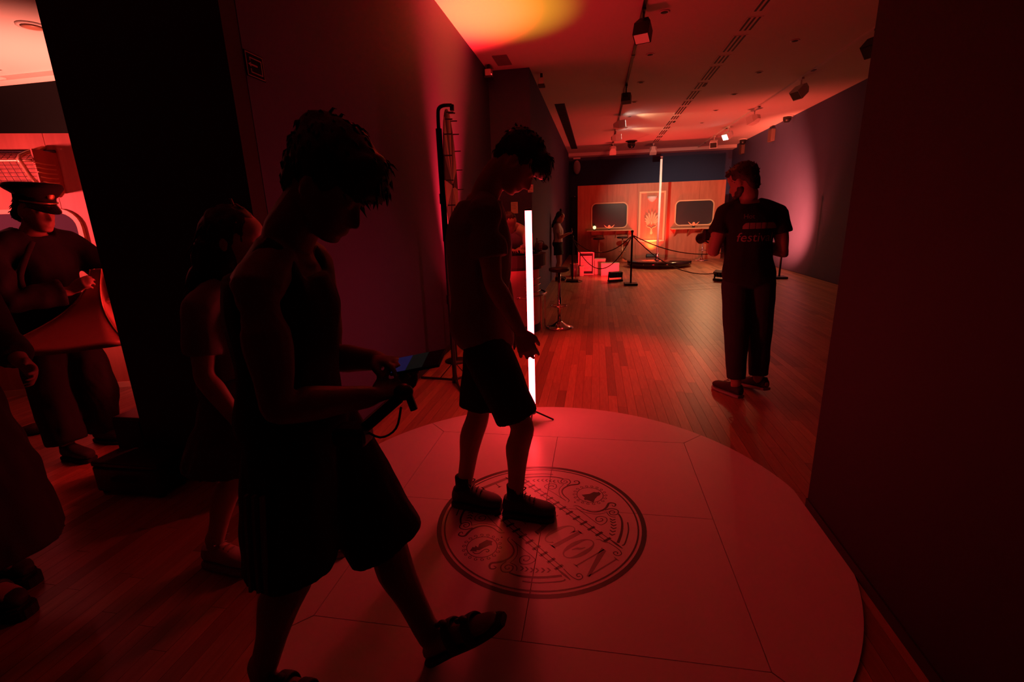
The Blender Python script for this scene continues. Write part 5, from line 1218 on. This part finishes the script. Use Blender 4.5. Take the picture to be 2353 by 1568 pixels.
# ---- 5. captain in the compartment
J = dict(head=(-3.215, 2.34, 1.545), hf=(0.97, -0.05, -0.20), hu=(0.20, 0, 0.98), neck=(-3.290, 2.34, 1.415), rs=(-3.31, 2.13, 1.325), ls=(-3.29, 2.55, 1.325),
         re=(-3.20, 2.06, 1.06), rw=(-3.075, 2.31, 1.085), le=(-3.13, 2.62, 1.12), lw=(-2.93, 2.56, 1.16), pel=(-3.34, 2.34, 0.83),
         rhip=(-3.35, 2.25, 0.80), lhip=(-3.33, 2.43, 0.80), rk=(-3.40, 2.27, 0.43), ra=(-3.335, 2.24, 0.09), lk=(-3.27, 2.46, 0.43), la=(-3.39, 2.49, 0.09),
         rtoe=(-3.15, 2.22, 0.035), rheel=(-3.375, 2.24, 0.03), ltoe=(-3.20, 2.48, 0.035), lheel=(-3.43, 2.49, 0.03))
p = person((-3.33, 2.35, 0), 'person in captain cap and dark uniform jacket standing before the red compartment panel')
me, M = body(J, 0.007, 1.0, 1.05, 1.02, 0.01, hands=[(J['rw'], (0.75, 0.2, 0.45), (0.1, 0.9, -0.2), 1.0, 1), (J['lw'], (0.6, -0.6, -0.2), (-0.4, -0.6, 0), 0.9, -1)])
add('body', me, 'skin', p)
add('hair', hair(M, [((0, -0.030, 0.02), (0.082, 0.092, 0.075)), ((0, -0.085, -0.03), (0.070, 0.035, 0.055))], 0.009, 140, 0.035, 9, (0, -0.5, -0.5)), 'hair_dark', p)
add('jacket', shirt(J, -0.12, 0.026, 1.86, 0.088, 0.010, 1.10, 1.10, 0.01, flare=0.05, amp=0.012, sr2=0.074), 'cloth_navy', p)
add('trousers', legwear(J, 1.93, 1.93, 0.05, 0.016, (0.108, 0.108, 0.10, 0.105), 0.011, amp=0.010), 'cloth_navy', p)
for k in 'rl': shoe(p, V(J[k + 'heel']) - V((0, 0, 0.029)), V(J[k + 'toe']) - V((0, 0, 0.034)), 'shoe_dark', 'black_rubber', 1.0, lace=False)
# lapel / breast strip
add('lapel', wirem([M @ V((0.06, 0.03, -0.17)), V((-3.20, 2.16, 1.20)), V((-3.175, 2.14, 1.10))], 0.018, 6), 'cloth_charcoal', p)
cp = thing('captain_cap', M @ V((0, 0, 0.07)), 'dark peaked captain cap with wide flat crown on the uniformed person', 'cap')
bm = bmesh.new(); secs = []
for z, rx, ry, oy in ((0.050, 0.084, 0.106, -0.004), (0.088, 0.085, 0.108, -0.004), (0.092, 0.090, 0.115, -0.004), (0.125, 0.118, 0.150, -0.008), (0.140, 0.120, 0.152, -0.010), (0.158, 0.105, 0.135, -0.004), (0.164, 0.05, 0.07, 0.0)):
    tilt = z + (0.0 if z < 0.1 else 0.0)
    secs.append((M @ V((0, oy, tilt)), M.to_3x3() @ V((rx, 0, 0)), M.to_3x3() @ V((0, ry, 0.13 * ry if z > 0.1 else 0.0))))
loft(bm, secs, 28, 3); add('crown', fin(bm, smooth=True), 'cloth_black', cp)
bm = bmesh.new(); A = []; B = []
for k in range(13):
    a = -1.15 + 2.3 * k / 12
    i0 = V((0.084 * math.sin(a), 0.106 * math.cos(a) - 0.004, 0.052)); o0 = V((0.086 * math.sin(a) , 0.106 * math.cos(a) + 0.045 * math.cos(a * 1.2), 0.040 - 0.028 * math.cos(a * 1.2)))
    A.append((bm.verts.new(M @ i0), bm.verts.new(M @ o0))); B.append((bm.verts.new(M @ (i0 - V((0, 0, 0.005)))), bm.verts.new(M @ (o0 - V((0, 0, 0.005))))))
for k in range(12):
    bm.faces.new((A[k][0], A[k][1], A[k + 1][1], A[k + 1][0])); bm.faces.new((B[k][0], B[k][1], B[k + 1][1], B[k + 1][0])); bm.faces.new((A[k][1], A[k + 1][1], B[k + 1][1], B[k][1])); bm.faces.new((A[k][0], A[k + 1][0], B[k + 1][0], B[k][0]))
bm.faces.new((A[0][0], A[0][1], B[0][1], B[0][0])); bm.faces.new((A[12][0], A[12][1], B[12][1], B[12][0]))
add('visor', fin(bm), 'gloss_black', cp)
bm = bmesh.new(); ell(bm, (0, 0.115, 0.105), 0.022, 0.010, 0.022, M); add('badge', fin(bm, smooth=True), 'brass_badge', cp)
bm = bmesh.new(); wire(bm, [M @ V((0.088 * math.sin(a), 0.111 * math.cos(a) - 0.004, 0.062)) for a in [-1.4 + 2.8 * k / 10 for k in range(11)]], 0.005, 6, 2); add('chin_cord', fin(bm, smooth=True), 'brass_badge', cp)
# flared four-sided horn held between the captain and the hidden person
hn = thing('flared_horn', (-3.10, 2.40, 0.74), 'wide flared four-panel horn with slim neck held upright by several hands', 'horn')
def horn_pt(f, sx, sy):
    r = 0.028 + 0.34 * f ** 2.6; c = V((-2.985, 2.42, 1.20)).lerp(V((-3.165, 2.40, 0.755)), f)
    a = 0.5; dx, dy = sx * r * (1.06 if sx < 0 else 0.95), sy * r
    return c + V((dx * math.cos(a) - dy * math.sin(a), dx * math.sin(a) + dy * math.cos(a), 0.018 * f ** 3 * (abs(sx * sy))))
cs = [(1, -1), (1, 1), (-1, 1), (-1, -1)]
for q in range(4):
    bm = bmesh.new(); rows = []
    (ax, ay), (bx2, by2) = cs[q], cs[(q + 1) % 4]
    for i in range(15):
        f = i / 14
        o = [horn_pt(f, ax + (bx2 - ax) * j / 6, ay + (by2 - ay) * j / 6) for j in range(7)]; c = sum((horn_pt(f, sx, sy) for sx, sy in cs), V((0, 0, 0))) / 4
        rows.append(([bm.verts.new(v) for v in o], [bm.verts.new(v + (c - v).normalized() * 0.006) for v in o]))
    for a, b in zip(rows, rows[1:]):
        for j in range(6):
            bm.faces.new((a[0][j], a[0][j + 1], b[0][j + 1], b[0][j])); bm.faces.new((a[1][j], a[1][j + 1], b[1][j + 1], b[1][j]))
        for j in (0, 6): bm.faces.new((a[0][j], b[0][j], b[1][j], a[1][j]))
    for rr in (rows[0], rows[-1]):
        for j in range(6): bm.faces.new((rr[0][j], rr[0][j + 1], rr[1][j + 1], rr[1][j]))
    add('horn_panel', fin(bm, smooth=True), 'horn_wood', hn)
    bm = bmesh.new(); wire(bm, [horn_pt(i / 14, ax, ay) for i in range(15)], 0.004, 6, 1); add('seam', fin(bm, smooth=True), 'gold', hn)

# ---- 6. person mostly hidden behind the dark wall end
J = dict(head=(-3.0, 2.86, 1.52), hf=(-0.9, -0.15, -0.35), hu=(-0.3, 0, 0.95), neck=(-2.93, 2.86, 1.385), rs=(-2.94, 3.03, 1.30), ls=(-2.90, 2.69, 1.30),
         re=(-2.92, 3.08, 1.05), rw=(-3.05, 2.85, 1.0), le=(-2.83, 2.60, 1.06), lw=(-2.965, 2.50, 0.985), pel=(-2.92, 2.84, 0.87),
         rhip=(-2.92, 2.92, 0.83), lhip=(-2.92, 2.76, 0.83), rk=(-2.98, 2.95, 0.48), ra=(-2.86, 2.98, 0.16), lk=(-2.93, 2.66, 0.45), la=(-2.86, 2.50, 0.10),
         rtoe=(-3.05, 2.97, 0.05), rheel=(-2.82, 2.98, 0.10), ltoe=(-3.03, 2.42, 0.035), lheel=(-2.82, 2.52, 0.03))
p = person((-2.9, 2.8, 0), 'person in long black coat mostly hidden behind the dark wall end, hand on the horn')
me, M = body(J, 0.007, 0.95, 1.0, 1.0, hands=[(J['lw'], (-0.85, -0.35, 0.1), (0.2, -0.4, -0.8), 0.7, 1), (J['rw'], (-0.8, -0.5, 0), (0, 0, -1), 0.5, -1)])
add('body', me, 'skin', p)
add('hair', hair(M, [((0, -0.022, 0.045), (0.086, 0.106, 0.094)), ((0, -0.075, -0.02), (0.07, 0.04, 0.09))], 0.009, 100, 0.03, 11, (0, 0, -0.5)), 'hair_dark', p)
bm = bmesh.new(); S_ = torso_secs(J, -0.14, 0.99, 0.024, 1.05, 1.05); P0 = V(J['pel'])
S_ = [(P0 + V((0.01, -0.02, -0.52)), S_[1][1] * 1.35, S_[1][2] * 1.55), (P0 + V((0, 0, -0.25)), S_[1][1] * 1.15, S_[1][2] * 1.25)] + S_[1:]
loft(bm, S_, 22, 3); N = V(J['neck'])
for k in 'rl': limb(bm, [V(J[k + 's']).lerp(N, 0.5), V(J[k + 's']), lerp(J[k + 's'], J[k + 'e'], 0.5), J[k + 'e'], lerp(J[k + 'e'], J[k + 'w'], 0.45), lerp(J[k + 'e'], J[k + 'w'], 0.85)], [0.07, 0.074, 0.066, 0.062, 0.054, 0.048], 14, caps=False)
add('coat', remesh(bm, 0.011, 3, 0.008, 8), 'cloth_black', p)
for k in 'rl': shoe(p, V(J[k + 'heel']) - V((0, 0, 0.029)), V(J[k + 'toe']) - V((0, 0, 0.034)), 'shoe_dark', 'black_rubber', 0.95, lace=False)
wa = thing('wristwatch', V(J['lw']), 'wristwatch with pale dial on the hidden persons wrist', 'watch')
d = (V(J['lw']) - V(J['le'])).normalized(); u = d.orthogonal().normalized(); w = d.cross(u); c = V(J['lw']) - d * 0.015
add('strap', wirem([c + (u * math.cos(a) + w * math.sin(a)) * 0.030 for a in [2 * PI * k / 14 for k in range(15)]], 0.007, 6, 2), 'black_rubber', wa)
bm = bmesh.new(); fdir = (V((0, 0, 1.42)) - c); fdir = (fdir - d * fdir.dot(d)).normalized(); rod(bm, c + fdir * 0.026, c + fdir * 0.040, 0.017, 16); add('dial', fin(bm), 'chrome', wa)

# ---- 7. girl with long dark hair behind the walking man
J = dict(head=(-1.285, 1.55, 1.365), hf=(0.95, 0.22, -0.22), hu=(0.2, 0.02, 0.97), neck=(-1.335, 1.54, 1.235), rs=(-1.335, 1.385, 1.150), ls=(-1.345, 1.695, 1.150),
         re=(-1.35, 1.365, 0.915), rw=(-1.25, 1.38, 0.72), le=(-1.36, 1.715, 0.915), lw=(-1.27, 1.70, 0.71), pel=(-1.375, 1.54, 0.78),
         rhip=(-1.375, 1.465, 0.745), lhip=(-1.375, 1.615, 0.745), rk=(-1.435, 1.475, 0.43), ra=(-1.590, 1.485, 0.11), lk=(-1.27, 1.61, 0.43), la=(-1.25, 1.63, 0.085),
         rtoe=(-1.42, 1.475, 0.045), rheel=(-1.645, 1.49, 0.045), ltoe=(-1.07, 1.63, 0.035), lheel=(-1.29, 1.63, 0.03))
p = person((-1.38, 1.53, 0), 'girl with long dark hair, t-shirt and plaid skirt walking behind the man with the phone')
me, M = body(J, 0.007, 0.88, 0.88, 0.90, hands=[(J['rw'], (0.3, 0, -1), (0, 1, 0), 0.5, 1, 0.88), (J['lw'], (0.3, 0, -1), (0, -1, 0), 0.5, -1, 0.88)], headscale=0.95)
add('body', me, 'skin', p)
add('hair', hair(M, [((0, -0.022, 0.045), (0.088, 0.106, 0.094)), ((0, -0.085, -0.06), (0.092, 0.055, 0.13)), ((0, -0.115, -0.20), (0.088, 0.045, 0.14)), ((0.0, -0.12, -0.32), (0.07, 0.035, 0.10)), ((0.055, -0.02, -0.08), (0.035, 0.05, 0.12)), ((-0.055, -0.02, -0.08), (0.035, 0.05, 0.12))], 0.009, 140, 0.05, 12, (0, -0.1, -1.2)), 'hair_dark', p)
add('t_shirt', shirt(J, 0.16, 0.014, 0.66, 0.058, 0.010, 0.90, 0.94, sr2=0.062), 'cloth_grey', p)
bm = bmesh.new(); S_ = torso_secs(J, 0.0, 0.24, 0.012, 0.92, 0.95); P0 = V(J['pel'])
h, f2 = S_[0][1], S_[0][2]
loft(bm, [(P0 + V((-0.03, -0.02, -0.25)), h * 1.45, f2 * 1.75), (P0 + V((-0.012, -0.01, -0.12)), h * 1.22, f2 * 1.35)] + S_, 26, 3)
sk = add('skirt', remesh(bm, 0.010, 2, 0.010, 14), 'cloth_plaid', p)
add('ribbon', wirem([(-1.395, 1.372, 0.66), (-1.385, 1.362, 0.60), (-1.39, 1.355, 0.55), (-1.375, 1.352, 0.50)], 0.006), 'cloth_cream', sk)
shoe(p, V(J['rheel']) - V((0, 0, 0.044)), V(J['rtoe']) - V((0, 0, 0.044)), 'shoe_white', 'sole_pale', 0.95, 0.030)
shoe(p, V(J['lheel']) - V((0, 0, 0.029)), V(J['ltoe']) - V((0, 0, 0.034)), 'shoe_white', 'sole_pale', 0.95, 0.030)

# ---- 8. woman in long skirt at the left edge
J = dict(head=(-2.10, 1.20, 1.53), hf=(0.97, 0.1, -0.2), hu=(0.2, 0, 0.98), neck=(-2.16, 1.19, 1.395), rs=(-2.16, 1.02, 1.31), ls=(-2.17, 1.36, 1.31),
         re=(-2.13, 0.99, 1.05), rw=(-1.95, 1.06, 0.98), le=(-2.14, 1.39, 1.05), lw=(-1.97, 1.33, 0.96), pel=(-2.19, 1.19, 0.90),
         rhip=(-2.19, 1.11, 0.865), lhip=(-2.19, 1.27, 0.865), rk=(-2.15, 1.11, 0.50), ra=(-2.21, 1.12, 0.155), lk=(-2.24, 1.27, 0.50), la=(-2.38, 1.28, 0.155),
         rtoe=(-2.035, 1.145, 0.075), rheel=(-2.245, 1.115, 0.105), ltoe=(-2.20, 1.28, 0.075), lheel=(-2.41, 1.28, 0.105))
for k_ in J:
    if k_ not in ('hf', 'hu'): J[k_] = (J[k_][0] - 0.11, J[k_][1], J[k_][2])
p = person((-2.30, 1.19, 0), 'woman in long dark skirt and platform heels at the left edge of the picture')
me, M = body(J, 0.008, 0.92, 0.95, 0.95, hands=[(J['rw'], (0.8, 0.2, -0.4), (0, 1, 0), 0.6, 1, 0.92), (J['lw'], (0.8, -0.2, -0.4), (0, -1, 0), 0.6, -1, 0.92)])
add('body', me, 'skin', p)
add('hair', hair(M, [((0, -0.022, 0.045), (0.086, 0.106, 0.094)), ((0, -0.085, -0.06), (0.085, 0.05, 0.12))], 0.009, 80, 0.04, 13, (0, -0.1, -1.0)), 'hair_brown', p)
add('jacket', shirt(J, -0.10, 0.022, 1.8, 0.070, 0.011, 1.0, 1.0, sr2=0.055), 'cloth_charcoal', p)
bm = bmesh.new(); S_ = torso_secs(J, 0.0, 0.25, 0.012, 0.98, 1.0); P0 = V(J['pel']); h, f2 = S_[0][1], S_[0][2]
loft(bm, [(P0 + V((-0.005, -0.01, -0.625)), h * 1.42, f2 * 2.15), (P0 + V((0.0, 0, -0.40)), h * 1.3, f2 * 1.75), (P0 + V((0, 0, -0.18)), h * 1.15, f2 * 1.32)] + S_, 28, 3)
add('skirt', remesh(bm, 0.011, 2, 0.012, 10), 'cloth_charcoal', p)
for k in 'rl':
    heel, toe = V(J[k + 'heel']), V(J[k + 'toe'])
    s = shoe(p, heel - V((0, 0, 0.030)), toe - V((0, 0, 0.035)), 'shoe_dark', 'black_rubber', 0.95, 0.012, 0.95, False, 'platform_shoe')
    d = (toe - heel); d.z = 0; d.normalize()
    def up0(v, z): return V((v.x, v.y, z))
    bm = bmesh.new(); loft(bm, [(up0(heel + d * 0.025, 0.001), V((0.030, 0, 0)), V((0, 0.030, 0))), (up0(heel + d * 0.022, 0.05), V((0.028, 0, 0)), V((0, 0.029, 0))), (up0(heel + d * 0.02, 0.085), V((0.034, 0, 0)), V((0, 0.034, 0)))], 14, 2, 3.0); add('block_heel', fin(bm), 'black_rubber', s)
    sd = V((-d.y, d.x, 0)); c = up0(lerp(heel, toe, 0.80), 0.0)
    bm = bmesh.new(); loft(bm, [(c + V((0, 0, 0.001)), d * 0.075, sd * 0.046), (c + V((0, 0, 0.042)), d * 0.075, sd * 0.046)], 18, 1, 3.0); add('platform', fin(bm), 'black_rubber', s)
    add('strap', wirem([lerp(heel, toe, 0.62) + sd * 0.05 * math.cos(a) + V((0, 0, 0.055 * math.sin(a))) for a in [PI * q / 8 for q in range(9)]], 0.008, 6, 2), 'leather_dark', s)

# ---- 9. person leaning on the bar
J = dict(head=(-1.07, 6.02, 1.36), hf=(0.45, -0.70, -0.55), hu=(0.1, -0.5, 0.85), neck=(-1.06, 6.22, 1.30), rs=(-1.22, 6.24, 1.22), ls=(-0.90, 6.20, 1.22),
         re=(-1.26, 5.98, 1.055), rw=(-1.06, 5.80, 1.045), le=(-0.845, 5.98, 1.06), lw=(-0.93, 5.73, 1.045), pel=(-1.06, 6.70, 0.92),
         rhip=(-1.14, 6.70, 0.88), lhip=(-0.98, 6.70, 0.88), rk=(-1.14, 6.72, 0.46), ra=(-1.14, 6.80, 0.09), lk=(-0.98, 6.72, 0.46), la=(-0.98, 6.83, 0.09),
         rtoe=(-1.15, 6.63, 0.035), rheel=(-1.14, 6.85, 0.03), ltoe=(-0.97, 6.66, 0.035), lheel=(-0.98, 6.88, 0.03))
p = person((-1.06, 6.6, 0), 'person in pale shirt leaning over the bar, half hidden by the man looking down')
me, M = body(J, 0.008, 0.95, 0.95, 0.95, hands=[(J['lw'], (0.5, -0.6, 0.05), (0, 0, -1), 0.5, -1, 0.95), (J['rw'], (0.6, -0.6, 0.02), (0, 0, -1), 0.5, 1, 0.95)])
add('body', me, 'skin', p)
add('hair', hair(M, [((0, -0.022, 0.045), (0.086, 0.106, 0.094)), ((0, -0.085, -0.04), (0.075, 0.045, 0.10))], 0.009, 80, 0.03, 14, (0, -0.1, -0.6)), 'hair_brown', p)
add('shirt', shirt(J, -0.05, 0.016, 1.45, 0.062, 0.010, 0.98, 0.98, sr2=0.052), 'cloth_cream', p)
add('trousers', legwear(J, 1.93, 1.93, 0.05, 0.012, (0.095, 0.088, 0.075, 0.062), 0.011), 'cloth_black', p)
for k in 'rl': shoe(p, V(J[k + 'heel']) - V((0, 0, 0.029)), V(J[k + 'toe']) - V((0, 0, 0.034)), 'shoe_dark', 'black_rubber', 0.95, lace=False)
t = thing('pen', (-0.87, 5.64, 1.05), 'thin pen in the hand of the person leaning on the bar', 'pen')
add('barrel', rodm((-0.865, 5.64, 1.012), (-0.885, 5.66, 1.10), 0.005, 8), 'shoe_white', t)
add('tip', rodm((-0.8645, 5.6395, 1.0085), (-0.865, 5.64, 1.0119), 0.002, 6), 'black_metal', t)
